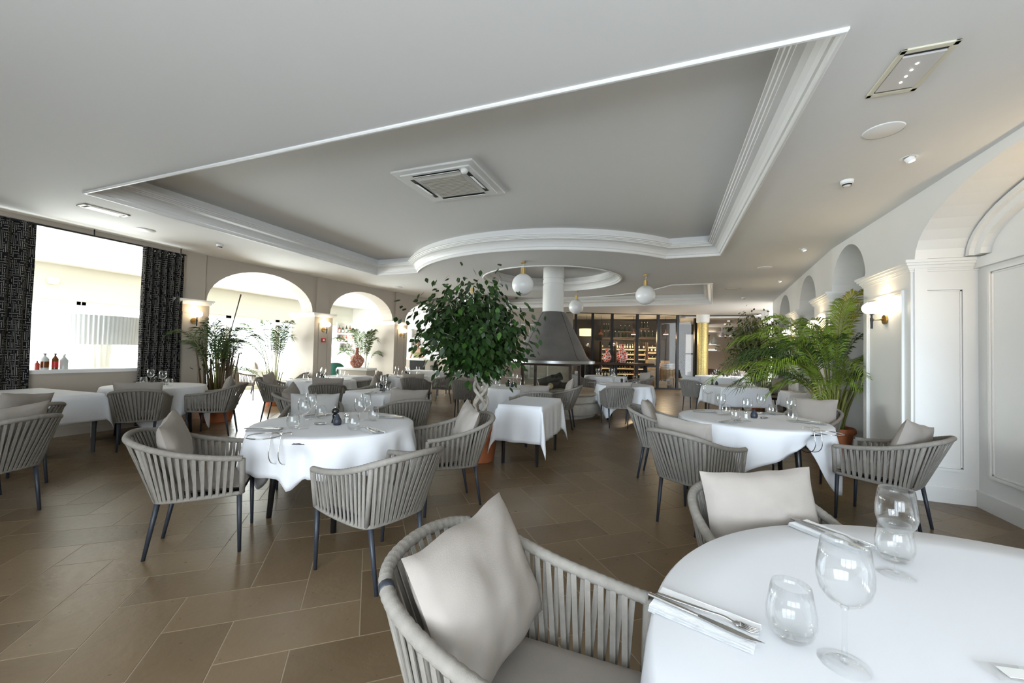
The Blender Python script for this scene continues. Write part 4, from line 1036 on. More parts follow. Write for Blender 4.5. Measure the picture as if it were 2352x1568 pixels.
sconce(arp(5.14, 1.84), an, 'lit wall sconce on the pier beside the fig tree', power=1.8)
sconce((2.38, 5.86, 1.88), (-1, 0), 'lit wall sconce on the large panelled pier at right', s=1.05, power=4.5)
sconce((*rp(.5, -.02), 1.86), -rn, 'lit wall sconce glowing through the palm fronds, nearer one', power=5)
sconce((*rp(3.1, -.02), 1.86), -rn, 'lit wall sconce glowing through the palm fronds, farther one', power=5)
sconce((2.9, 4.0, 2.02), (-1, 0), 'lit wall sconce in the niche just past the right edge', power=10)

# ------------------------------------------------------------------ ceiling fixtures
def cassette():
    t = empty('air_conditioner', (-2.43, 4.18, ZC+UPH)); t.rotation_euler.z = 0
    MB().prism([(-.52, -.47), (.52, -.47), (.52, .47), (-.52, .47)], -.025, 0).build('frame', M['cream'] if False else M['white'], t, bevel=.008)
    MB().prism([(-.44, -.39), (.44, -.39), (.44, .39), (-.44, .39)], -.04, -.025).build('body', M['white'], t)
    MB().prism([(-.27, -.25), (.27, -.25), (.27, .25), (-.27, .25)], -.056, -.04).build('grille', M['grille'], t)
    for k in range(14): MB().box((0, -.235+k*.036, -.058), (.53, .006, .004)).build('grille_slat', M['grille'], t)
    for (cx, cy, w, l) in ((0, -.33, .6, .05), (0, .33, .6, .05), (-.355, 0, .05, .55), (.355, 0, .05, .55)):
        MB().box((cx, cy, -.0405), (w, l, .003)).build('slot', M['black_m'], t); 
        MB().box((cx*1.02, cy*1.02, -.05), (w*.98, l*.6, .005), rx=.35 if l < .1 and w > .1 else 0, ry=.35 if w < .1 else 0).build('louvre', M['white'], t)
    MB().lathe([(.02, -.085), (.03, -.08), (.042, -.06), (.04, -.04)], 20, c=(.36, -.33, 0)).build('sensor', M['white'], t, smooth=True)
    return tag(t, 'square ceiling air conditioner in the large coffer', 'air conditioner')
cassette()
def emergency(x, y, L, W, rz, label, lit=True):
    t = empty('emergency_light', (x, y, ZC), rz); fr = MB()
    fr.bbox(-L/2, L/2, -W/2, -W/2+.03, -.012, 0); fr.bbox(-L/2, L/2, W/2-.03, W/2, -.012, 0); fr.bbox(-L/2, -L/2+.035, -W/2, W/2, -.012, 0); fr.bbox(L/2-.035, L/2, -W/2, W/2, -.012, 0)
    fr.build('frame', M['cream'], t, bevel=.004)
    MB().bbox(-L/2+.03, L/2-.03, -W/2+.03, W/2-.03, -.003, -.001).build('recess', M['black_m'], t)
    MB().bbox(-L*.36, L*.36, -W/2+.032, W/2-.032, -.016, -.004).build('diffuser', mat('frosted_diffuser', (.6, .58, .56), .4), t)
    for k in range(4): MB().lathe([(0, -.019), (.006, -.018), (.006, -.016)], 10, c=((k-1.5)*L*.13, 0, 0)).build('led', M['led'] if lit else M['white'], t)
    return tag(t, label, 'emergency light', 'recessed emergency lights')
emergency(1.325, 3.0, .44, .255, math.pi/2, 'recessed emergency light with four LEDs, upper right')
emergency(-6.86, 2.95, .46, .20, math.pi/2, 'recessed emergency light near the curtain rail', False)
emergency(1.56, 11.3, .34, .16, 0, 'small recessed emergency light over the rear right', False)
def disc(x, y, r, label, kind='ceiling_speaker', cat='speaker'):
    t = empty(kind, (x, y, ZC)); MB().lathe([(r, 0), (r, -.006), (r*.95, -.009), (0, -.010)][::-1], 36).build('grille', M['trim'], t, smooth=True, auto=40)
    MB().lathe([(r*1.0, 0), (r*1.04, -.002), (r*1.0, -.008)], 36, caps=False).build('bezel', M['white'], t)
    return tag(t, label, cat, 'round ceiling speakers')
disc(1.50, 3.73, .118, 'round flush speaker below the LED emergency light'); disc(-7.40, 3.66, .12, 'round flush speaker above the maze curtain')
disc(-6.93, 9.2, .12, 'round flush speaker above the second arch'); disc(1.75, 8.77, .12, 'round flush speaker above the palm')
def smoke(x, y, label):
    t = empty('smoke_detector', (x, y, ZC)); MB().lathe([(.0, -.055), (.022, -.055), (.035, -.045), (.04, -.03), (.05, -.028), (.052, 0)], 20).build('body', M['white'], t, smooth=True, auto=40)
    MB().lathe([(.034, -.05), (.036, -.043), (.039, -.036)], 20, caps=False).build('vent_ring', M['black_m'], t)
    return tag(t, label, 'smoke detector', 'smoke detectors')
smoke(1.61, 4.69, 'smoke detector on the ceiling before the right niche'); smoke(-7.17, 4.61, 'smoke detector above the column by the curtain'); smoke(2.08, 13.04, 'smoke detector over the rear right corner')
def spot(x, y, label):
    t = empty('spotlight', (x, y, ZC)); MB().lathe([(.055, 0), (.06, -.004), (.045, -.006), (.04, 0)], 20, caps=False).build('ring', M['white'], t)
    MB().tube([(0, 0, .0), (.015, 0, -.035)], (.034, .03), 14).build('head', M['white'], t, smooth=True, auto=40)
    MB().tube([(.0152, 0, -.0355), (.0155, 0, -.037)], .024, 14).build('lens', M['lit_w'], t)
    return tag(t, label, 'spotlight', 'gimbal ceiling spots')
spot(1.9, 4.3, 'lit gimbal spot nearest the right niche'); spot(1.99, 7.4, 'lit gimbal spot above the second niche'); spot(2.33, 10.3, 'lit gimbal spot farthest along the right wall')
for i, (px, d) in enumerate(((1673, 17.6), (1665, 19.3))):
    p = dl(px, d); t = empty('downlight', (p.x, p.y, ZC-.12)); MB().lathe([(0, -.006), (.05, -.006), (.06, 0)], 18).build('lens', M['lit_w'], t); MB().lathe([(.06, 0), (.075, -.004), (.06, -.008)], 18, caps=False).build('bezel', M['white'], t)
    tag(t, 'recessed downlight over the alcove, %s one' % ('nearer', 'farther')[i], 'downlight', 'alcove downlights')
    l = bpy.data.lights.new('downlight_beam', 'SPOT'); l.energy = 120; l.color = (1, .72, .42); l.spot_size = 2.0; l.spot_blend = .8
    lo = bpy.data.objects.new('downlight_beam', l); COL.objects.link(lo); lo.parent = t; lo.location = (0, 0, -.02)

# ------------------------------------------------------------------ curtains on their rail
def curtain(y0, y1, x, z0, z1, nf, amp, label):
    n = nf*10; vs = []; uvs = []; s = 0; last = None; nz = 14
    for i in range(n+1):
        t = i/n
        for j in range(nz+1):
            zt = j/nz; k = 1-.12*(1-zt)*math.sin(t*9)
            yy = y0+(y1-y0)*t + .015*noise.noise(Vector((t*7, zt*2, 3)))
            xx = x+amp*(.5+.5*math.sin(t*nf*2*math.pi))*k + .012*noise.noise(Vector((t*9, zt*2.5, 1)))
            if j == nz:
                p = Vector((xx, yy, 0)); s += (p-last).length if last else 0; last = p
            vs.append((xx, yy, z0+(z1-z0)*zt))
        uvs.append(s)
    m_ = nz+1; fs = [(i*m_+j, (i+1)*m_+j, (i+1)*m_+j+1, i*m_+j+1) for i in range(n) for j in range(nz)]
    t = empty('maze_curtain', (0, 0, 0))
    o = MB().add(vs, fs).build('drape', M['curtain'], t, smooth=True)
    uv = o.data.uv_layers.new(name='UVMap')
    for l in o.data.loops:
        i, j = divmod(l.vertex_index, m_); uv.data[l.index].uv = (uvs[i], z0+(z1-z0)*j/nz)
    for k in range(nf):
        yy = y0+(y1-y0)*(k+.5)/nf
        MB().tube([(x+amp*.5, yy+.02*math.cos(a), z1-.04+.02*math.sin(a)) for a in [q*math.pi/5 for q in range(11)]], .004, 5, caps=False).build('eyelet', M['steel'], t)
    return tag(t, label, 'curtain', 'black and white maze curtains')
curtain(1.55, 2.82, -8.24, .03, 3.02, 8, .10, 'maze-patterned curtain cut off at the left edge')
curtain(4.03, 4.66, -8.24, .03, 3.02, 6, .11, 'maze-patterned curtain at the right of the window')
rail = empty('curtain_rail', (-8.19, 0, 0)); MB().tube([(0, 1.3, 3.02), (0, 4.68, 3.02)], .014, 10).build('rod', M['bronze'], rail, smooth=True)
for y_ in (1.5, 3.42, 4.6): MB().tube([(0, y_, 3.02), (0, y_, ZC)], .009, 8).build('bracket', M['bronze'], rail, smooth=True)
tag(rail, 'dark curtain rail along the top of the window', 'curtain rail')
# bottles on the sill
def bottle(loc, r, hgt, mt, label, neck=.35, group=None, cap='black_m', lab=None, cat='bottle'):
    t = empty('bottle', loc)
    MB().lathe([(0, 0), (r, 0), (r, hgt*(1-neck)), (r*.75, hgt*(1-neck*.8)), (r*.33, hgt*(1-neck*.5)), (r*.33, hgt*.93), (0, hgt*.93)], 16).build('body', M[mt], t, smooth=True, auto=40)
    MB().lathe([(0, hgt*.93), (r*.4, hgt*.93), (r*.4, hgt), (0, hgt)], 12).build('cap', M[cap], t, smooth=True, auto=40)
    if lab: MB().lathe([(r*1.02, hgt*.12), (r*1.02, hgt*.5)], 16, caps=False).build('label_band', M[lab], t, smooth=True)
    return tag(t, label, cat, group or 'liquor bottles on the window sill')
bottle((-8.36, 2.955, .985), .026, .13, 'bottle_r', 'small dark red bottle on the window sill')
bottle((-8.38, 3.035, .985), .047, .235, 'bottle_c', 'round clear bottle with brown label on the sill', lab='bottle_a', cap='navy')
bottle((-8.36, 3.135, .985), .036, .235, 'bottle_a', 'square amber bottle with red band on the sill', lab='red')
bottle((-8.38, 3.235, .985), .049, .225, 'bottle_c', 'globe decanter with a flared stopper on the sill', neck=.42, cap='steel')

# giant floor lamp beyond the window
lp = dl(222, 7.2); t = empty('floor_lamp', lp)
MB().lathe([(0, 0), (.24, 0), (.25, .03), (.05, .06), (0, .06)], 28).build('base', M['white'], t, smooth=True, auto=40)
def stemf(u, v):
    a = u*2*math.pi; r = .15+.05*abs(v-.35)**1.3*2.2+.008*math.sin(a*14+v*5); return (r*math.cos(a), r*math.sin(a), .05+v*1.5)
MB().grid(stemf, 84, 14, True).build('pleated_stem', M['lampshade_w'], t, smooth=True)
def shf(u, v):
    a = u*2*math.pi; r = .60+.012*math.sin(a*64)-.02*(1-v); return (r*math.cos(a), r*math.sin(a), 1.36+v*.50)
MB().grid(shf, 256, 4, True).build('pleated_shade', M['lampshade_w'], t, smooth=True)
MB().tube([(0, 0, 1.5), (0, 0, 1.6)], .02, 8).build('fitting', M['steel'], t)
for k in range(3):
    a = k*2.094; MB().tube([(0, 0, 1.6), (.59*math.cos(a), .59*math.sin(a), 1.6)], .004, 5).build('shade_spoke', M['steel'], t)
tag(t, 'giant white pleated floor lamp beyond the window', 'floor lamp')
sp = empty('wall_speaker', (-12.52, 4.6, 2.72)); MB().lathe([(.0, 0), (.07, .01), (.10, .06), (.09, .14), (0, .16)], 18, c=(0, 0, -.08)).build('body', M['white'], sp, smooth=True); MB().bbox(-.09, -.03, -.03, .03, -.03, .03).build('bracket', M['white'], sp)
tag(sp, 'white veranda speaker high beyond the window', 'speaker')
al_ = empty('call_point', arp(2.50, 1.58)); al_.rotation_euler.z = face_rz(an)
MB().bbox(-.05, .05, 0, .04, -.05, .05).build('case', M['red'], al_, bevel=.004); MB().bbox(-.015, .035, .04, .043, -.02, .02).build('window', M['white'], al_)
tag(al_, 'red fire call point below a sconce', 'call point')
# ------------------------------------------------------------------ plants
def pot(name_parent, r, hh, classic=True):
    prof = [(0, 0), (r*.72, 0), (r*.74, .01), (r*.93, hh*.78), (r*.94, hh*.80), (r*1.02, hh*.80), (r*1.06, hh*.84), (r*1.06, hh*.94), (r*1.0, hh), (r*.93, hh), (r*.9, hh*.9), (0, hh*.9)]
    MB().lathe(prof, 36, caps=False).build('pot', M['terracotta'], name_parent, smooth=True, auto=40)
    MB().lathe([(0, hh*.915), (r*.9, hh*.905)], 24, caps=False).build('soil', M['soil'], name_parent)
def leaf_verts(L, W):
    return [(0, 0, 0), (-W*.42, L*.28, .012), (-W*.5, L*.48, .012), (-W*.28, L*.76, .0), (0, L*1.0, -.02), (W*.28, L*.76, .0), (W*.5, L*.48, .012), (W*.42, L*.28, .012), (0, L*.3, -.004), (0, L*.6, -.008)], \
        [(0, 8, 1), (1, 8, 9, 2), (2, 9, 3), (3, 9, 4), (0, 7, 8), (7, 6, 9, 8), (6, 5, 9), (5, 4, 9)]
rtn_ = Vector((RGT.x, RGT.y, 0)).normalized()
def fig_tree(base, label, crown_c, crown_r, nleaf, seed, zt, potr, poth, mats, leafL=.085, separate=0, braided=True):
    rd = random.Random(seed); t = empty('potted_fig', base)
    pot(t, potr, poth)
    zp = poth*.9
    if braided:
        for k in range(5):
            pts = []; a0 = k*2*math.pi/5; dr = 1 if k % 2 else -1
            for i in range(41):
                v = i/40; a = a0+dr*v*6.6+.3*noise.noise(Vector((k, v*4, 0))); r = .078+.012*math.sin(v*9+k)
                pts.append((r*math.cos(a), r*math.sin(a), zp+(zt-zp)*v))
            MB().tube(pts, [.026-.006*i/40+.004*noise.noise(Vector((k*3, i*.5, 2))) for i in range(41)], 9).build('trunk_strand', M['bark'], t, smooth=True)
    else:
        MB().tube(catmull([(0, 0, zp), (.03, .02, (zp+zt)/2), (0, 0, zt)], 6), .025, 8).build('trunk', M['bark'], t, smooth=True)
    cc = Vector(crown_c)
    # branches: tips spread over the crown
    tips = []; br = MB(); leaves = []
    for k in range(46):
        u, v = rd.random(), rd.random(); th = u*2*math.pi; cz = rd.uniform(-.62, 1)
        d = Vector((math.cos(th)*math.sqrt(1-cz*cz), math.sin(th)*math.sqrt(1-cz*cz), cz))
        rr = rd.uniform(.72, 1.02); kx = (.62+.38*min(1, max(0, (d.z+.7)/1.1))) if braided else 1
        tip = cc+Vector((d.x*crown_r[0]*kx, d.y*crown_r[1]*kx, d.z*crown_r[2]))*rr + rtn_*(.10*(1-kx)/.38 if braided else 0)
        s = Vector((0, 0, zt-.03)); mid = s.lerp(tip, .55)+Vector((rd.uniform(-.08, .08), rd.uniform(-.08, .08), .12))
        pts = catmull([s, mid, tip], 6)
        br.tube(pts, [.012*(1-i/len(pts))+.002 for i in range(len(pts))], 5)
        tips.append(pts)
    br.build('branches', M['bark'], t, smooth=True)['kind'] = 'stuff'
    for i in range(nleaf):
        pts = rd.choice(tips); f = rd.random()**.6; p = pts[int(f*(len(pts)-1))]
        if f < .3 and rd.random() < .7: f = .8; p = pts[int(f*(len(pts)-1))]
        spread = .04+.14*f
        p = p + Vector((rd.gauss(0, spread), rd.gauss(0, spread), rd.gauss(0, spread*.8)))
        out = (p-cc); out.z *= .3
        a = math.atan2(out.y, out.x)+rd.gauss(0, .8)
        pitch = rd.uniform(-1.35, -.25); L = leafL*rd.uniform(.7, 1.2)
        R = Matrix.Rotation(a-math.pi/2, 3, 'Z') @ Matrix.Rotation(pitch, 3, 'X') @ Matrix.Rotation(rd.gauss(0, .5), 3, 'Y')
        leaves.append((p, R, L, rd.random()))
    wb_ = Vector(base)
    leaves.sort(key=lambda q: (wb_+q[0]-CAMP).dot(FWD)/q[2])
    lv, lf = leaf_verts(1, .56)
    meshes = [MB().add(lv, lf).mesh('leaf', M[m_], True) for m_ in mats]
    bulk = [MB() for _ in mats]
    for i, (p, R, L, c) in enumerate(leaves):
        k = 0 if c < .9 else 1
        if i < separate:
            o = bpy.data.objects.new('leaf', meshes[k]); COL.objects.link(o); o.parent = t
            o.matrix_local = Matrix.Translation(p) @ R.to_4x4() @ Matrix.Scale(L, 4)
        else: bulk[k].add([p+R @ (Vector(q)*L) for q in lv], lf)
    for b_, m_ in zip(bulk, mats):
        if b_.v: b_.build('foliage', M[m_], t, smooth=True)['kind'] = 'stuff'
    return tag(t, label, 'fig tree')
def petal_pt(px, py, d): return at(px, py, d)
b = dl(1107, 5.25)
cc = at(1080, 768, 5.25)-b
fig_tree((b.x, b.y, 0), 'weeping fig with a braided trunk in a terracotta pot', (cc.x, cc.y, cc.z), (.80, .70, .66), 4600, 3, 1.10, .26, .50, ('leafd', 'leafl'), separate=296, leafL=.102)
b = dl(1742, 10.9); cc = at(1738, 782, 10.9)-b
fig_tree((b.x, b.y, 0), 'olive-leaved fig behind the palm at the rear right', (cc.x, cc.y, cc.z), (.62, .6, .9), 3600, 8, .55, .2, .4, ('leafv', 'leafd'), leafL=.085, braided=False)

def frond(mb_leaf, mb_stem, base, az, L, rise, droop, nl, ll, rd, w=.016, v0=.42):
    """upright stalk that arches over into a feathered frond; leaflets along both sides"""
    d = Vector((math.cos(az), math.sin(az), 0)); pts = []
    n = 20
    for i in range(n+1):
        v = i/n; pts.append(Vector(base)+d*(L*v**1.9)+Vector((0, 0, rise*(1-(1-v)**1.5)-droop[1]*v**3.2)))
    mb_stem.tube(pts, [.010*(1-i/n)+.0018 for i in range(n+1)], 5)
    for i in range(nl):
        v = v0+(1-v0)*(i/(nl-1)); x = v*n; k = min(int(x), n-1); p = pts[k].lerp(pts[k+1], x-k); tg = (pts[k+1]-pts[k]).normalized()
        side = Vector((-d.y, d.x, 0)); q = (v-v0)/(1-v0)
        l = ll*(.45+.9*q*(1-q)*2.2 if q < .5 else .55+.88*(1-q))*rd.uniform(.85, 1.12)
        for sgn in (-1, 1):
            dir_ = (side*sgn*(.85-.35*q)+tg*(.5+.45*q)+Vector((0, 0, .10+rd.gauss(0, .10)))).normalized()
            q1 = p+dir_*l*.5+Vector((0, 0, .012)); q2 = p+dir_*l+Vector((0, 0, -.30*l))
            wv = tg*w*.5
            n0 = len(mb_leaf.v); mb_leaf.v += [tuple(p-wv*.4), tuple(p+wv*.4), tuple(q1-wv), tuple(q1+wv), tuple(q2)]
            mb_leaf.f += [(n0, n0+1, n0+3, n0+2), (n0+2, n0+3, n0+4)]
def palm(base, label, fr, seed, potr=.24, poth=.42, lm='palm', ns=9, z0=.45, stemh=.4, name='potted_palm', lw=.016, stemmat='stem'):
    rd = random.Random(seed); t = empty(name, base); pot(t, potr, poth)
    for i in range(ns):
        a = rd.uniform(0, 6.28); r = rd.uniform(.02, potr*.5)
        MB().tube(catmull([(r*math.cos(a), r*math.sin(a), poth*.88), (r*1.6*math.cos(a), r*1.6*math.sin(a), poth+stemh*.5), (r*2.4*math.cos(a), r*2.4*math.sin(a), poth+stemh)], 4), [.014]*6+[.011]*3, 6).build('stem', M[stemmat], t, smooth=True)
    for (az, L, rise, dr, m_) in fr:
        a = az+rd.gauss(0, .06); lm_, sm_ = MB(), MB()
        r = rd.uniform(.02, potr*.6); st = (r*math.cos(a), r*math.sin(a), poth*.9)
        frond(lm_, sm_, st, a, L, rise, (1, dr), max(26, int((L+rise)*15)), .40 if L > .8 else .32, rd, lw)
        f = lm_.build('frond', M[m_ or lm], t); sm_.build('rachis', M['stem'], f, smooth=True)
    return tag(t, label, 'palm')
rd = random.Random(21)
# areca palm by the right wall: screen-left is -RGT; azimuths in world
azL = math.atan2(-RGT.y, -RGT.x)
fr = []
for (a, L, rise, dr) in ((0, 1.55, 1.75, .75), (.15, 1.2, 1.9, .4), (-.2, 1.65, 1.5, .75), (.35, 1.3, 1.55, .75), (.1, 1.5, 1.25, .6), (-.45, 1.2, 1.85, .45), (.6, 1.05, 1.95, .3), (1.0, .7, 2.1, .15), (1.5, .45, 2.2, .1), (2.1, .45, 2.15, .2),
                         (-1.0, .9, 1.85, .5), (-1.5, .6, 2.05, .4), (-.75, 1.3, 1.35, .75), (.8, 1.25, 1.3, .75), (1.25, 1.0, 1.6, .7), (1.9, .8, 1.45, 1.0), (2.3, .65, 1.7, .75), (2.75, .6, 1.5, .9), (-2.0, .5, 2.0, .4), (.25, 1.0, 1.75, .55), (-.1, .85, 2.05, .3), (.45, .8, 1.8, .5), (-.3, .8, 1.1, .6),
                         (.05, .6, 1.6, .3), (.9, .5, 1.7, .3), (-.6, .65, 1.6, .4), (1.4, .6, 1.3, .6), (2.2, .35, 1.75, .35), (2.0, .9, 1.15, .95), (.3, 1.55, 1.6, .8), (-.05, 1.3, 1.6, .55), (-.9, .55, 1.4, .4)):
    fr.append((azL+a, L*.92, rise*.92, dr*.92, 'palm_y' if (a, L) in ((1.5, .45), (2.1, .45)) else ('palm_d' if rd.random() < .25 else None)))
b = dl(1912, 5.95)
palm((b.x, b.y, 0), 'tall areca palm in a terracotta pot by the right wall', fr, 5, .26, .42, ns=16, stemh=.55, lw=.022)
# bamboo palm by the curtain column
fr = []
for i in range(15): fr.append((rd.uniform(0, 6.28), rd.uniform(.3, .6), rd.uniform(1.25, 1.75), rd.uniform(.1, .4), None))
b = dl(505, 7.45)
pb = palm((b.x, b.y, 0), 'dark bamboo palm in a wide terracotta pot beside the arch column', fr, 9, .31, .36, lm='palm_d', ns=0, name='potted_bamboo')
r2 = random.Random(3)
for i in range(26):
    a_ = r2.uniform(0, 6.28); r = r2.uniform(.02, .24); tx, ty = r2.gauss(0, .04), r2.gauss(0, .04); hh = r2.uniform(.95, 1.5)
    MB().tube([(r*math.cos(a_), r*math.sin(a_), .3), (r*math.cos(a_)+tx, r*math.sin(a_)+ty, (.3+hh)/2), (r*1.15*math.cos(a_)+tx*2, r*1.15*math.sin(a_)+ty*2, hh)], (.017, .015, .010), 6).build('cane', M['cane'], pb, smooth=True)
lm_ = MB()
for i in range(620):
    p = Vector((r2.gauss(0, .16), r2.gauss(0, .16), r2.uniform(.95, 1.75))); a = r2.uniform(0, 6.28); l = r2.uniform(.07, .13); d = Vector((math.cos(a), math.sin(a), r2.uniform(-.8, .2))); s_ = Vector((-math.sin(a), math.cos(a), 0))*.018
    n0 = len(lm_.v); lm_.v += [tuple(p), tuple(p+d*l*.5+s_), tuple(p+d*l), tuple(p+d*l*.5-s_)]; lm_.f.append((n0, n0+1, n0+2, n0+3))
lm_.build('foliage', M['palm_d'], pb)['kind'] = 'stuff'
MB().tube(catmull([(0, 0, .4), (.1, .05, 1.3), (.34, .12, 2.35)], 6), [.012]*6+[.009]*6+[.012], 6).build('spear_shoot', M['cane'], pb, smooth=True)
# palms beyond the arches
fr = [(azL+a, L, rise, dr, None) for (a, L, rise, dr) in ((0, .75, 1.7, .1), (.4, .9, 1.45, .3), (-.5, .6, 1.8, .1), (math.pi, .32, 1.5, .2), (math.pi-.4, .35, 1.75, .1), (2.4, .4, 1.7, .2), (.9, .6, 1.6, .15), (-1.2, .5, 1.6, .2), (.1, 1.2, .8, .45))]
b = dl(634, 9.6); palm((b.x, b.y, 0), 'slender palm in the first arch beside the pier', fr, 13, .26, .34, ns=4, stemh=.45, lm='palm_m', lw=.022)
fr = [(azL+a, L, rise, dr, None) for (a, L, rise, dr) in ((0, .85, 1.35, .35), (.3, .7, 1.55, .2), (-.5, .5, 1.7, .1), (math.pi, .3, 1.55, .2), (math.pi-.4, .25, 1.7, .1), (2.4, .3, 1.65, .1), (1.2, .3, 1.7, .1), (-1.2, .3, 1.65, .1), (math.pi+.5, .4, 1.2, .3), (.1, .6, 1.2, .3))]
b = dl(838, 12.0); palm((b.x, b.y, 0), 'bright palm behind the coral vase', fr, 17, .24, .34, ns=8, stemh=.4, lw=.024, lm='palm_m')

# ------------------------------------------------------------------ vases and console in the second arch
c = dl(822, 10.9); t = empty('console_table', (c.x, c.y, 0), math.atan2(ae.y, ae.x)+math.pi/2+.15)
MB().bbox(-.50, .50, -.2, .2, .82, .88).build('top', M['trim'], t, bevel=.006); MB().bbox(-.46, .46, -.17, .17, .66, .82).build('apron', M['wall'], t)
for sx in (-1, 1):
    for sy in (-1, 1): MB().bbox(sx*.44-.025, sx*.44+.025, sy*.15-.025, sy*.15+.025, 0, .66).build('leg', M['trim'], t)
tag(t, 'white console table standing in the second arch', 'console table')
def vase(loc, prof, mt, label, group=None):
    o = empty('porcelain_vase', loc); MB().lathe(prof, 40, caps=False).build('body', M[mt], o, smooth=True)
    MB().lathe([(prof[-1][0], prof[-1][1]), (prof[-1][0]*1.06, prof[-1][1]+.004), (prof[-1][0]*.9, prof[-1][1]+.004)], 32, caps=False).build('rim', M['trim'], o)
    return tag(o, label, 'vase', group)
vase((c.x-.02, c.y, .88), [(0, 0), (.085, 0), (.10, .01), (.16, .08), (.195, .17), (.185, .25), (.12, .32), (.06, .36), (.048, .42), (.045, .52), (.055, .545)], 'vase_coral', 'coral blossom bottle vase on the console in the arch')
s0 = dl(1330, 13.6); s1 = dl(1500, 13.6); t = empty('slab_bar_table', ((s0.x+s1.x)/2, (s0.y+s1.y)/2, 0), math.atan2(s1.y-s0.y, s1.x-s0.x)); Ls = (s1-s0).length
MB().grid(lambda u, v: ((u-.5)*Ls, (v-.5)*(.42+.05*noise.noise(Vector((u*5, v, 0)))), 1.13), 24, 3).build('live_edge_top', M['woodslab'], t)
MB().bbox(-Ls/2, Ls/2, -.2, .2, 1.05, 1.128).build('slab', M['woodslab'], t, bevel=.015)
for x_ in (-Ls*.4, 0, Ls*.4): MB().bbox(x_-.03, x_+.03, -.12, .12, 0, 1.05).build('leg', M['bronze'], t)
tag(t, 'dark live-edge slab table before the wine cellar', 'table')
p = dl(1395, 13.6); vase((p.x, p.y, 1.13), [(0, 0), (.075, 0), (.10, .03), (.145, .13), (.15, .19), (.11, .28), (.05, .34), (.045, .38), (.07, .43), (.095, .46)], 'vase_red', 'smaller red scroll vase on the slab table', 'red scroll vases')
p = dl(1429, 13.6); vase((p.x, p.y, 1.13), [(0, 0), (.10, 0), (.12, .03), (.185, .16), (.195, .25), (.14, .38), (.07, .45), (.06, .50), (.075, .57), (.11, .62)], 'vase_red', 'taller red scroll vase on the slab table', 'red scroll vases')

# ------------------------------------------------------------------ wine cellar behind glass
D = 16.8
bz = struct(MB().add([], []).build('window_20', M['bronze']))
for px in (1322, 1361, 1406, 1464, 1512, 1557, 1598):
    m_ = MB(); vslab(m_, px-2.6, px+2.6, D-.04, 0, ZC+.02, .12); m_.build('mullion', M['bronze'], bz)
for (z0_, z1_) in ((0, .06), (ZC-.02, ZC+.06)):
    m_ = MB(); vslab(m_, 1300, 1600, D-.03, z0_, z1_, .1); m_.build('rail', M['bronze'], bz)
m_ = MB(); vslab(m_, 1464, 1512, D-.03, .93, .98, .08); m_.build('rail', M['bronze'], bz)
PX = (1322, 1361, 1406, 1464, 1512, 1557, 1598)
for a, b_ in zip(PX, PX[1:]):
    m_ = MB(); vslab(m_, a+2.6, b_-2.6, D+.02, .06, ZC-.02, .008); m_.build('pane', M['pane_d'], bz)
cb = MB(); vslab(cb, 1285, 1615, 20.2, 0, ZC+.3, .1); struct(cb.build('wall_cellar', mat('dark_cellar_wall', (.05, .042, .036), .6)))
cs = MB(); a = dl(1316, 17.05); b_ = dl(1316, 20.3); cs.slab([a, b_, b_+Vector((0, 0, ZC)), a+Vector((0, 0, ZC))], (-.1, 0, 0)); a = dl(1603, 17.1); b_ = dl(1612, 20.3); cs.slab([a, b_, b_+Vector((0, 0, ZC)), a+Vector((0, 0, ZC))], (.1, 0, 0)); struct(cs.build('wall_cellar_side', mat('dark_cellar_side', (.06, .05, .042), .6)))
cc_ = MB(); p = [dl(1290, 17.0), dl(1625, 17.0), dl(1625, 21), dl(1290, 21)]; cc_.prism([(q.x, q.y) for q in p], ZC+.02, ZC+.08); struct(cc_.build('ceiling_cellar', mat('dark_cellar_ceiling', (.05, .045, .04), .7)))
fwn = Vector((FWD.x, FWD.y, 0)).normalized(); rtn = Vector((RGT.x, RGT.y, 0)).normalized(); rzc = math.atan2(rtn.y, rtn.x)
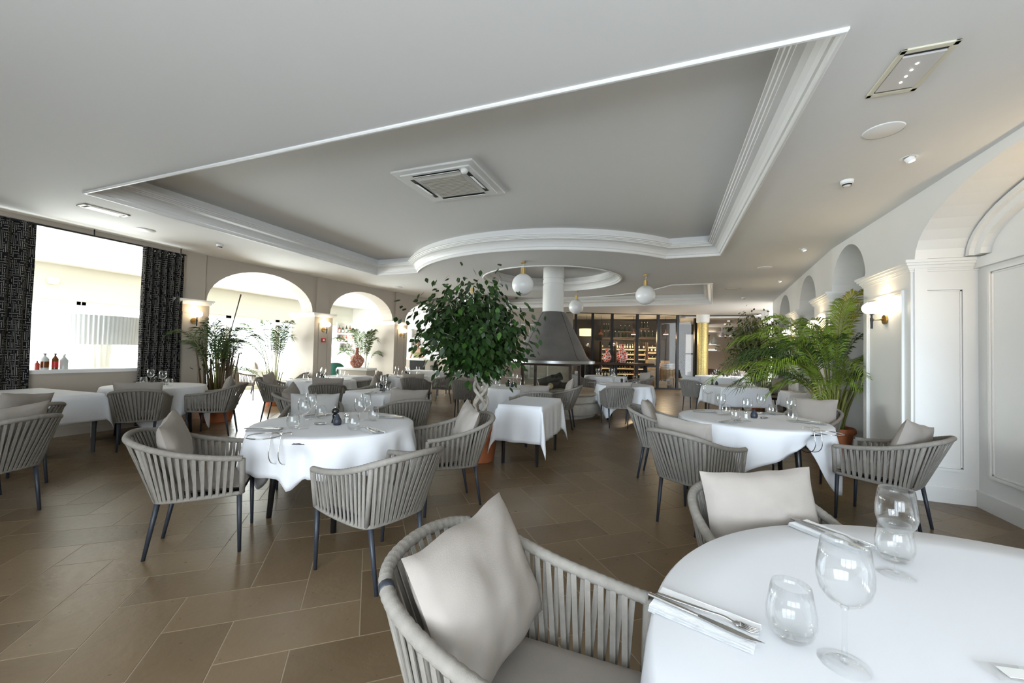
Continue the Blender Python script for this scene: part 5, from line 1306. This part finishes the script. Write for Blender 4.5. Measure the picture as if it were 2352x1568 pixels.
# racks with lying bottles and standing bottles
bl = MB().lathe([(0, 0), (.037, 0), (.037, .19), (.014, .24), (.013, .30), (0, .30)], 10).mesh('wine_bottle', M['bottle_g'], True)
cap_m = MB().lathe([(.0145, .26), (.0155, .305), (0, .307)], 8, caps=False).mesh('foil', M['label'], True)
cap_r = MB().lathe([(.0145, .26), (.0155, .305), (0, .307)], 8, caps=False).mesh('foil', M['red'], True)
bst = MB().lathe([(0, 0), (.037, 0), (.037, .19), (.014, .24), (.013, .30), (0, .30)], 10).mesh('wine_bottle', M['bottle_g'], True)
lab_m = MB().lathe([(.0385, .05), (.0385, .15)], 10, caps=False).mesh('paper_label', M['label'], True)
def rack(pxa, pxb, d, zs, label, upright=(), lit=True):
    a = dl(pxa, d); b_ = dl(pxb, d); w_ = (b_-a).length; t = empty('wine_rack', ((a.x+b_.x)/2, (a.y+b_.y)/2, 0), rzc)
    for sx in (-1, 1): MB().bbox(sx*w_/2-.02, sx*w_/2+.02, 0, .35, 0, 2.0).build('side_panel', M['rack'], t)
    for z in zs:
        MB().bbox(-w_/2+.02, w_/2-.02, 0, .34, z-.05, z).build('shelf', M['oak'], t)
        if lit: MB().bbox(-w_/2+.03, w_/2-.03, .01, .02, z-.058, z-.05).build('shelf_light', M['shelf_lit'], t)
    tag(t, label, 'wine rack', 'oak wine racks in the cellar')
    n = max(2, int((w_-.06)/.105)); 
    for z in zs:
        for i in range(n):
            x = -w_/2+.06+(w_-.12)*i/(n-1)
            if rd.random() < .1: continue
            p = Matrix.Rotation(rzc, 3, 'Z') @ Vector((x, .03, 0)) + Vector(((a.x+b_.x)/2, (a.y+b_.y)/2, 0))
            o = bpy.data.objects.new('wine_bottle', bl); COL.objects.link(o)
            if z in upright:
                o.location = (p.x+fwn.x*.1, p.y+fwn.y*.1, z); mk('paper_label', lab_m, (0, 0, 0), 0, o)
                tag(o, 'dark wine bottle standing on the lit top shelf of a cellar rack', 'wine bottle', 'standing bottles in the cellar racks')
            else:
                o.matrix_world = Matrix.Translation((p.x+fwn.x*.3, p.y+fwn.y*.3, z+.042)) @ Matrix.Rotation(rzc, 4, 'Z') @ Matrix.Rotation(math.pi/2, 4, 'X')
                mk('foil', cap_m if rd.random() < .75 else cap_r, (0, 0, 0), 0, o)
                tag(o, 'wine bottle lying neck-out on a cellar rack shelf', 'wine bottle', 'lying bottles in the cellar racks')
rack(1382, 1404, 18.6, (.55, .8, 1.02, 1.24, 1.46, 1.68), 'narrow wine rack behind the smaller red vase', (1.68,))
rack(1416, 1458, 18.6, (.55, .8, 1.02, 1.24, 1.46, 1.68), 'wine rack behind the taller red vase', (1.68,))
rack(1466, 1484, 18.6, (.55, .8, 1.02, 1.24, 1.46, 1.68), 'wine rack in the middle of the cellar', (1.68,))
rack(1488, 1511, 18.6, (1.02, 1.30, 1.56, 1.8), 'short wine rack above the wooden crates', (1.56,))
for i, (pxa, pxb, zz) in enumerate(((1384, 1458, 2.25), (1384, 1400, 2.6), (1468, 1512, 2.3), (1470, 1490, 2.72), (1420, 1450, 2.55))):
    a = dl(pxa, 19.6); b_ = dl(pxb, 19.6); w_ = (b_-a).length; t = empty('wall_shelf', ((a.x+b_.x)/2, (a.y+b_.y)/2, zz), rzc); MB().bbox(-w_/2, w_/2, -.12, .12, -.03, 0).build('board', M['rack'], t); MB().bbox(-w_/2, w_/2, .1, .12, -.12, -.03).build('bracket', M['rack'], t)
    tag(t, 'dark high bottle shelf in the cellar, %s' % ('long lower left', 'short upper left', 'long lower right', 'short upper right', 'upper middle')[i], 'shelf', 'high cellar shelves')
    for k in range(max(3, int(w_/.16))):
        p = a.lerp(b_, (k+.5)/max(3, int(w_/.16))); o = bpy.data.objects.new('wine_bottle', bl); COL.objects.link(o); o.location = (p.x, p.y, zz); mk('foil', cap_m, (0, 0, 0), 0, o)
        tag(o, 'dark bottle standing on a high cellar shelf', 'wine bottle', 'bottles on the high cellar shelves')
for i, (px, py, lit) in enumerate(((1380, 768, False), (1455, 768, True), (1529, 768, True))):
    p = at(px, py, 17.9); t = empty('copper_pendant', (p.x, p.y, p.z)); MB().lathe([(.13, 0), (.125, .02), (.05, .09), (.025, .11), (.03, .2), (.02, .24), (0, .24)], 20, caps=False).build('shade', M['copper'], t, smooth=True); MB().tube([(0, 0, .24), (0, 0, ZC-p.z)], .006, 6).build('cord', M['bronze'], t)
    MB().lathe([(0, .005), (.115, .005), (.115, .01), (0, .012)], 18).build('bulb', M['lit_w'] if lit else M['globe'], t)
    tag(t, 'copper pendant lamp in the cellar, %s of three' % ('leftmost', 'middle', 'rightmost')[i], 'pendant lamp', 'copper pendants in the cellar')
    if lit:
        l = bpy.data.lights.new('pendant_glow', 'POINT'); l.energy = 90; l.color = (1, .75, .45); l.shadow_soft_size = .1; lo = bpy.data.objects.new('pendant_glow', l); COL.objects.link(lo); lo.parent = t; lo.location = (0, 0, -.1)
p = at(1347, 763, 17.6); t = empty('drum_pendant', (p.x, p.y, p.z)); MB().lathe([(.30, -.15), (.315, .15)], 36, caps=False).build('shade', M['shade_lit'], t, smooth=True); MB().lathe([(0, .145), (.31, .145)], 24, caps=False).build('diffuser', M['shade_lit'], t); MB().tube([(0, 0, .15), (0, 0, ZC-p.z)], .006, 6).build('cord', M['bronze'], t)
tag(t, 'glowing drum-shaded pendant right of the hearth hood', 'pendant lamp')
# barrel and crates
b = dl(1535, 17.7); t = empty('wine_barrel', (b.x, b.y, 0))
for k in range(20):
    a = k*2*math.pi/20; pr = []
    for i in range(9):
        z = .95*i/8+.12; r = .33+.07*math.sin(math.pi*i/8); pr.append((r, z))
    vs = []; 
    for r, z in pr:
        for da in (-.145, .145): vs.append((r*math.cos(a+da), r*math.sin(a+da), z))
    for r, z in pr:
        for da in (-.145, .145): vs.append(((r-.025)*math.cos(a+da), (r-.025)*math.sin(a+da), z))
    fs = [(2*i, 2*i+1, 2*i+3, 2*i+2) for i in range(8)]+[(16, 17, 35, 34), (1, 0, 18, 19)]
    MB().add(vs, fs).build('stave', M['oak'], t)
for z, r in ((.16, .343), (.36, .385), (.83, .385), (.93, .37), (1.02, .35)): MB().lathe([(r+.004, z-.02), (r+.006, z+.02)], 32, caps=False).build('hoop', M['hoop'], t, smooth=True)
MB().lathe([(0, 1.03), (.325, 1.03), (.325, 1.05), (0, 1.05)], 28).build('head', M['oak'], t)
tag(t, 'oak wine barrel with steel hoops standing in the cellar', 'barrel')
def crate(px, d, z, w_, h_, dp, rz_, label, openb=False):
    p = dl(px, d); t = empty('wooden_crate', (p.x, p.y, z), rzc+rz_)
    n = max(2, int(h_/.11))
    for sy in (-1, 1):
        for k in range(n): MB().bbox(-w_/2, w_/2, sy*dp/2-.008, sy*dp/2+.008, k*h_/n+.002, (k+1)*h_/n-.002).build('board', M['crate'], t)
    for sx in (-1, 1): MB().bbox(sx*w_/2-.01, sx*w_/2+.01, -dp/2+.008, dp/2-.008, 0, h_).build('end_panel', M['crate'], t)
    MB().bbox(-w_/2, w_/2, -dp/2, dp/2, -.0, .01).build('bottom', M['crate'], t)
    if not openb: MB().bbox(-w_/2, w_/2, -dp/2, dp/2, h_-.005, h_+.008).build('lid', M['crate'], t)
    return tag(t, label, 'crate', 'wine crates in the cellar')
crate(1498, 17.5, .98, .42, .22, .3, .1, 'small wine crate on the cellar glass rail'); crate(1503, 17.8, .05, .5, .8, .34, 0, 'tall pale wine crate at the foot of the short rack')
crate(1498, 17.4, .45, .48, .32, .3, .06, 'wine crate stacked before the tall pale one'); crate(1518, 17.35, .02, .5, .3, .34, -.2, 'open wine crate of bottles left of the barrel', True); crate(1556, 17.3, .02, .48, .42, .34, .25, 'wine crate propped right of the barrel')
crate(1528, 17.7, 1.05, .3, .14, .2, .5, 'small open crate on top of the barrel', True)
for i in range(3):
    p = dl(1513+i*5, 17.3); o = bpy.data.objects.new('wine_bottle', bl); COL.objects.link(o); o.location = (p.x, p.y, .035); mk('foil', cap_m, (0, 0, 0), 0, o); tag(o, 'bottle standing in the open crate left of the barrel', 'wine bottle', 'bottles in the open crate')
dm = MB(); vslab(dm, 1576, 1592, 20.1, .1, 2.5, .06); dd = struct(dm.build('door_1', mat('door_glass_daylight_glow', (.75, .78, .8), .3, emit=(.85, .93, 1), estr=.22)))  # door pane glows weakly; its daylight is emission in the material
for (z0_, z1_) in ((.0, .1), (2.5, 2.6), (1.5, 1.56)):
    q = MB(); vslab(q, 1574, 1594, 20.05, z0_, z1_, .06); q.build('door_rail', M['bronze'], dd)
# gold column
g = dl(1614, 16.55); gc = struct(MB().lathe([(.21, 0), (.21, ZC-.32)], 36, caps=False, c=(g.x, g.y, 0)).build('gold_column', M['gold'], smooth=True))
MB().lathe([(.22, ZC-.33), (.25, ZC-.30), (.25, ZC-.0)], 32, c=(g.x, g.y, 0)).build('capital', M['trim'], gc, smooth=True, auto=40)

# ------------------------------------------------------------------ alcove at the rear right
def alc(px, py, d=21.3): return at(px, py, d)
for i, (pxa, pxb, py) in enumerate(((1620, 1650, 762), (1620, 1650, 791), (1620, 1650, 804), (1656, 1690, 772))):
    a = at(pxa, py, 21.3); b_ = at(pxb, py, 21.3); t = empty('wall_shelf', ((a.x+b_.x)/2, (a.y+b_.y)/2, a.z), rzc); w_ = (b_-a).length
    MB().bbox(-w_/2, w_/2, -.2, .2, -.04, 0).build('board', M['white'], t); MB().bbox(-w_/2+.02, w_/2-.02, .15, .17, 0, .012).build('light_strip', M['lit_w'], t)
    tag(t, 'lit white shelf in the rear alcove, %s' % ('top left', 'middle left', 'lowest left', 'under the horse picture')[i], 'shelf', 'lit alcove shelves')
hd = at(1673, 752, 21.4); pic = empty('horse_picture', hd, rzc)
MB().bbox(-.36, .36, 0, .03, -.42, .42).build('frame', M['white'], pic); MB().bbox(-.33, .33, -.005, 0, -.39, .39).build('paper', M['paper'], pic)
HS = [(-.10, .26), (-.05, .30), (.02, .24), (.12, .17), (.19, .05), (.18, -.08), (.10, -.18), (.0, -.24), (-.06, -.22), (-.04, -.12), (-.02, -.02), (-.06, -.02), (-.12, -.10), (-.17, -.09), (-.18, -.02), (-.13, .08), (-.11, .18)]
MB().slab([(x, -.012, z) for x, z in HS], (0, .006, 0)).build('horse_head', M['black_m'], pic)
tag(pic, 'white picture with a black horse head in the alcove', 'picture')
p = at(1640, 791, 21.1); t = empty('glass_demijohn', (p.x, p.y, p.z)); MB().lathe([(0, 0), (.12, 0), (.15, .05), (.15, .18), (.06, .27), (.04, .30), (.045, .36), (.03, .36)], 20, caps=False).build('body', M['bottle_c'], t, smooth=True); MB().lathe([(0, .355), (.03, .36), (.035, .40), (0, .41)], 12).build('stopper', M['oak'], t); tag(t, 'green glass demijohn on the middle alcove shelf', 'bottle')
p = at(1624, 791, 21.1); t = empty('lantern', (p.x, p.y, p.z), rzc); 
for sx in (-1, 1):
    for sy in (-1, 1): MB().bbox(sx*.07-.01, sx*.07+.01, sy*.07-.01, sy*.07+.01, 0, .46).build('post', M['black_m'], t)
MB().bbox(-.09, .09, -.09, .09, .46, .5).build('roof', M['black_m'], t); MB().bbox(-.055, .055, -.055, .055, .02, .44).build('glass', M['lit_w'] if False else M['globe'], t); tag(t, 'tall white lantern on the middle alcove shelf', 'lantern')
for i, (px, lab_) in enumerate(((1659, 'lilac box under the horse picture'), (1671, 'low brass bowl under the horse picture'), (1684, 'small black figurine under the horse picture'))):
    p = at(px, 772, 21.15); t = empty(('box', 'bowl', 'figurine')[i], (p.x, p.y, p.z), rzc)
    if i == 0: MB().bbox(-.07, .07, -.06, .06, 0, .2).build('body', mat('lilac_card', (.45, .42, .48), .6), t); MB().bbox(-.073, .073, -.063, .063, .15, .202).build('lid', mat('lilac_lid', (.5, .46, .52), .6), t)
    if i == 1: MB().lathe([(0, 0), (.05, 0), (.12, .04), (.13, .07), (.12, .07), (.04, .02), (0, .02)], 20, caps=False).build('body', M['abrass'], t, smooth=True)
    if i == 2: MB().lathe([(0, 0), (.07, 0), (.08, .05), (.05, .10), (.07, .15), (.03, .2), (0, .2)], 14).build('body', M['black_m'], t, smooth=True)
    tag(t, lab_, ('box', 'bowl', 'figurine')[i])
t = empty('wall_air_conditioner', at(1680, 723, 20.6), rzc); MB().bbox(-.55, .55, -.12, .12, -.14, .14).build('case', M['white'], t, bevel=.02); MB().bbox(-.5, .5, -.125, -.11, -.13, -.08).build('louvre', M['trim'], t); tag(t, 'white wall air conditioner above the horse picture', 'air conditioner')
b = dl(1676, 19.6); t = empty('potted_banana', (b.x, b.y, 0)); pot(t, .26, .42)
for i, (a, L, ln) in enumerate(((azL, .7, 1.9), (azL+.5, .6, 1.0), (azL+3, .5, .95), (azL+2.5, .3, 1.3))):
    P = catmull([(0, 0, .4), (.1*math.cos(a), .1*math.sin(a), ln*.6), (L*.6*math.cos(a), L*.6*math.sin(a), ln)], 6)
    o = MB().tube(P, .014, 6).build('stalk', M['stem'], t, smooth=True)
    e_ = P[-1]; v = Vector((math.cos(a), math.sin(a), .15)); s_ = Vector((-math.sin(a), math.cos(a), 0))
    MB().add([e_, e_+v*.15+s_*.09, e_+v*.32+s_*.07, e_+v*.42, e_+v*.32-s_*.07, e_+v*.15-s_*.09, e_+v*.2+Vector((0, 0, -.03))], [(0, 6, 1), (1, 6, 2), (2, 6, 3), (0, 5, 6), (5, 4, 6), (4, 3, 6)]).build('blade', M['palm_d'], t, smooth=True)
tag(t, 'big-leaved plant in a terracotta pot under the alcove shelves', 'potted plant')
p = dl(1640, 18.3); t = empty('tub_chair', (p.x, p.y, 0), rzc); MB().lathe([(0, .05), (.36, .05), (.40, .12), (.40, .40), (0, .42)], 24).build('seat', M['rack'], t, smooth=True, auto=40)
def tubf(u, v): a = math.pi*(-.1+1.2*u); r = .40+.05*math.sin(math.pi*v); return (r*math.cos(a), r*math.sin(a)*.9, .38+v*(.2+.27*math.sin(math.pi*u)))
MB().grid(tubf, 20, 6).build('backrest', M['rack'], t, smooth=True); tag(t, 'dark tub chair beside the gold column', 'chair')
# rattan stand and white pillar behind the fig
t = empty('rattan_rack', (2.86, 9.15, 0), 1.66)
for sx in (-1, 1):
    for sy in (-1, 1): MB().tube([(sx*.28, sy*.15, 0), (sx*.28, sy*.15, 1.15)], .016, 8).build('post', M['rattan'], t, smooth=True)
for k in range(5):
    for sy in (-1, 1): MB().tube([(-.28, sy*.15, .2+k*.22), (.28, sy*.15, .2+k*.22)], .011, 8).build('rung', M['rattan'], t, smooth=True)
tag(t, 'honey rattan rack behind the palm', 'rack')
pl_ = dl(1770, 14.4); wp = struct(MB().box((pl_.x, pl_.y, ZC/2), (.42, .42, ZC), rz=rzc).build('white_pillar', M['white']))

# ------------------------------------------------------------------ bar: shelves, counter, green chairs, barman
def shelf_unit(pxa, pxb, rows, d, label, glow=False):
    a = dl(pxa, d); b_ = dl(pxb, d); w_ = (b_-a).length; t = empty('bar_shelf', ((a.x+b_.x)/2, (a.y+b_.y)/2, 0), rzc)
    for z, hh in rows:
        MB().bbox(-w_/2, w_/2, -.15, .15, z-.06, z).build('shelf', M['white'], t)
        MB().bbox(-w_/2, w_/2, .13, .15, z, z+hh).build('back_panel', mat('pale_shelf_back', (.7, .66, .6), .7), t)
        for sx in (-1, 1): MB().bbox(sx*w_/2-.015, sx*w_/2+.015, -.15, .15, z, z+hh).build('side', M['white'], t)
        n = int(w_/.12)
        for i in range(n):
            if rd.random() < .12: continue
            p = a.lerp(b_, (i+.5)/n); bottle((p.x-fwn.x*.05, p.y-fwn.y*.05, z), rd.uniform(.032, .042), min(hh*.9, rd.uniform(.24, .32)), rd.choice(('bottle_g', 'bottle_a', 'bottle_c', 'bottle_g', 'bottle_r')), 'liquor bottle on the '+label, group='bottles on the '+label, lab='label')
    return tag(t, 'white bar shelving, '+label, 'shelf')
shelf_unit(776, 816, ((2.02, .42), (1.66, .3)), 16.6, 'upper shelves seen through the second arch')
shelf_unit(783, 814, ((1.28, .34),), 16.6, 'lower shelf behind the coral vase')
shelf_unit(946, 978, ((1.9, .36), (1.45, .36)), 16.9, 'shelves behind the barman')
for i, (px, dd_) in enumerate(((770, 12.6), (866, 13.8))):
    p = dl(px, dd_); t = empty('velvet_chair', (p.x, p.y, 0), rzc+(.5 if i == 0 else -.5))
    MB().lathe([(0, .40), (.25, .40), (.27, .44), (.25, .49), (0, .49)], 24).build('seat', M['green_v'], t, smooth=True)
    def vb(u, v): a = math.pi*(-.05+1.1*u); r = .27+.03*v; return (r*math.cos(a), -r*math.sin(a)*.9, .45+v*(.12+.38*math.sin(math.pi*min(1, max(0, u)))**.6))
    MB().grid(vb, 22, 6).build('backrest', M['green_v'], t, smooth=True)
    for sx in (-1, 1):
        for sy in (-1, 1): MB().tube([(sx*.15, sy*.15, .41), (sx*.2, sy*.2, 0)], (.014, .009), 6).build('leg', M['brass'], t, smooth=True)
    tag(t, ('green velvet chair left of the coral vase', 'green velvet chair right of the coral vase')[i], 'chair', 'green velvet chairs')
p = dl(940, 15.2); t = empty('bar_counter', (p.x, p.y, 0), rzc); MB().bbox(-.4, 1.9, .85, 1.3, 0, 1.0).build('body', M['wall'], t); MB().bbox(-.45, 1.95, .8, 1.35, 1.0, 1.05).build('worktop', M['trim'], t); tag(t, 'pale bar counter behind the barman stand', 'counter')
p = dl(961, 14.9); t = empty('reception_stand', (p.x, p.y, 0), rzc); MB().bbox(-.25, .25, -.2, .12, 0, 1.02).build('body', M['black_m'], t); MB().box((0, -.05, 1.06), (.56, .4, .03), rx=.15).build('sloped_top', M['trim'], t); tag(t, 'black reception stand in front of the barman', 'stand')
p = dl(1000, 15.6); t = empty('waste_bin', (p.x, p.y, 0), rzc); MB().lathe([(0, 0), (.15, 0), (.17, .75), (0, .75)], 20).build('body', M['black_m'], t, smooth=True, auto=40); MB().lathe([(.175, .75), (.18, .80), (0, .83)], 20, caps=False).build('lid', M['black_m'], t, smooth=True); tag(t, 'black bin beside the reception stand', 'bin')
# barman: one continuous skinned body with clothes and hair as children
def person():
    p = dl(960, 15.5); root = empty('person', (p.x, p.y, 0), rzc)          # local -Y looks towards the room
    def skin(name, verts, edges, rads, mt, parent, rootv=0, sub=2):
        me = bpy.data.meshes.new(name); me.from_pydata(verts, edges, []); o = bpy.data.objects.new(name, me); COL.objects.link(o); o.parent = parent
        sk = o.modifiers.new('skin', 'SKIN'); sk.use_smooth_shade = True
        for i, r in enumerate(rads): me.skin_vertices[0].data[i].radius = r if isinstance(r, tuple) else (r, r)
        for v in me.skin_vertices[0].data: v.use_root = False
        me.skin_vertices[0].data[rootv].use_root = True
        s_ = o.modifiers.new('sub', 'SUBSURF'); s_.levels = sub; s_.render_levels = sub
        me.materials.append(mt); return o
    V = [(0, 0, .95), (0, .01, 1.15), (0, .02, 1.35), (0, .01, 1.46), (0, -.01, 1.53), (0, -.02, 1.60), (0, -.025, 1.70), (0, -.01, 1.77),
         (-.19, .02, 1.42), (-.25, 0, 1.17), (-.22, -.22, 1.10), (-.2, -.30, 1.10), (.19, .02, 1.42), (.25, 0, 1.17), (.16, -.22, 1.10), (.12, -.30, 1.10),
         (-.1, 0, .88), (-.11, -.01, .5), (-.11, .02, .09), (-.11, -.13, .04), (.1, 0, .88), (.11, -.01, .5), (.11, .02, .09), (.11, -.13, .04)]
    E_ = [(0, 1), (1, 2), (2, 3), (3, 4), (4, 5), (5, 6), (6, 7), (2, 8), (8, 9), (9, 10), (10, 11), (2, 12), (12, 13), (13, 14), (14, 15), (0, 16), (16, 17), (17, 18), (18, 19), (0, 20), (20, 21), (21, 22), (22, 23)]
    Rr = [(.16, .12), (.15, .11), (.17, .11), (.07, .07), (.055, .055), (.068, .085), (.075, .095), (.05, .06), .062, .045, .036, .03, .062, .045, .036, .03, .09, .06, .042, .03, .09, .06, .042, .03]
    b_ = skin('body', V, E_, Rr, M['skin'], root)
    ns = 1.06
    idx = [0, 1, 2, 8, 9, 12, 13]; mp = {k: i for i, k in enumerate(idx)}
    sv = [V[k] for k in idx]; sv[mp[9]] = (-.235, .005, 1.24); sv[mp[13]] = (.235, .005, 1.24)
    skin('polo_shirt', sv, [(mp[a], mp[c]) for a, c in ((0, 1), (1, 2), (2, 8), (8, 9), (2, 12), (12, 13))], [(.175, .135), (.165, .125), (.185, .125), .075, .062, .075, .062], M['polo'], root)
    MB().lathe([(.075, 1.445), (.07, 1.475), (.062, 1.48)], 16, caps=False).build('collar', M['polo'], root, smooth=True)
    idx = [0, 16, 17, 18, 20, 21, 22]; mp = {k: i for i, k in enumerate(idx)}
    skin('trousers', [V[k] for k in idx], [(mp[a], mp[c]) for a, c in ((0, 16), (16, 17), (17, 18), (0, 20), (20, 21), (21, 22))], [(.17, .13), .105, .075, .06, .105, .075, .06], M['trouser'], root)
    hd_ = MB()
    def hf(u, v):
        a = u*2*math.pi; ph = v*math.pi*.55; r = .1; return (r*.86*math.sin(ph)*math.cos(a), -.008+r*1.02*math.sin(ph)*math.sin(a)+.012, 1.695+r*1.12*math.cos(ph)+(.045 if math.sin(a) < -.3 else 0)*math.sin(ph))
    hd_.grid(hf, 24, 9, True).build('hair', M['hair'], root, smooth=True)
    MB().lathe([(0, 0), (.014, .006), (.01, .03), (0, .042)], 8, c=(0, -.122, 1.635)).build('nose', M['skin'], root, smooth=True)
    for sx in (-1, 1):
        MB().lathe([(0, -.008), (.008, 0), (0, .008)], 8, c=(sx*.032, -.112, 1.675)).build('eye', M['black_m'], root); MB().box((sx*.088, .0, 1.66), (.014, .03, .05)).build('ear', M['skin'], root, bevel=.005)
        MB().box((sx*.032, -.113, 1.695), (.03, .008, .006)).build('eyebrow', M['hair'], root)
        for k in range(4): MB().tube([(sx*.16+sx*(k-1.5)*.017-.02, -.32, 1.10), (sx*.15+sx*(k-1.5)*.018-.02, -.38, 1.095), (sx*.15+sx*(k-1.5)*.018-.02, -.405, 1.075)], (.009, .008, .007), 6).build('finger', M['skin'], root, smooth=True)
        MB().tube([(sx*.13-.02, -.31, 1.1), (sx*.10-.02, -.345, 1.09)], (.010, .008), 6).build('thumb', M['skin'], root, smooth=True)
    MB().box((0, -.115, 1.605), (.05, .008, .012)).build('mouth', M['hair'], root)
    return tag(root, 'man in an olive polo shirt standing behind the reception stand', 'person')
person()
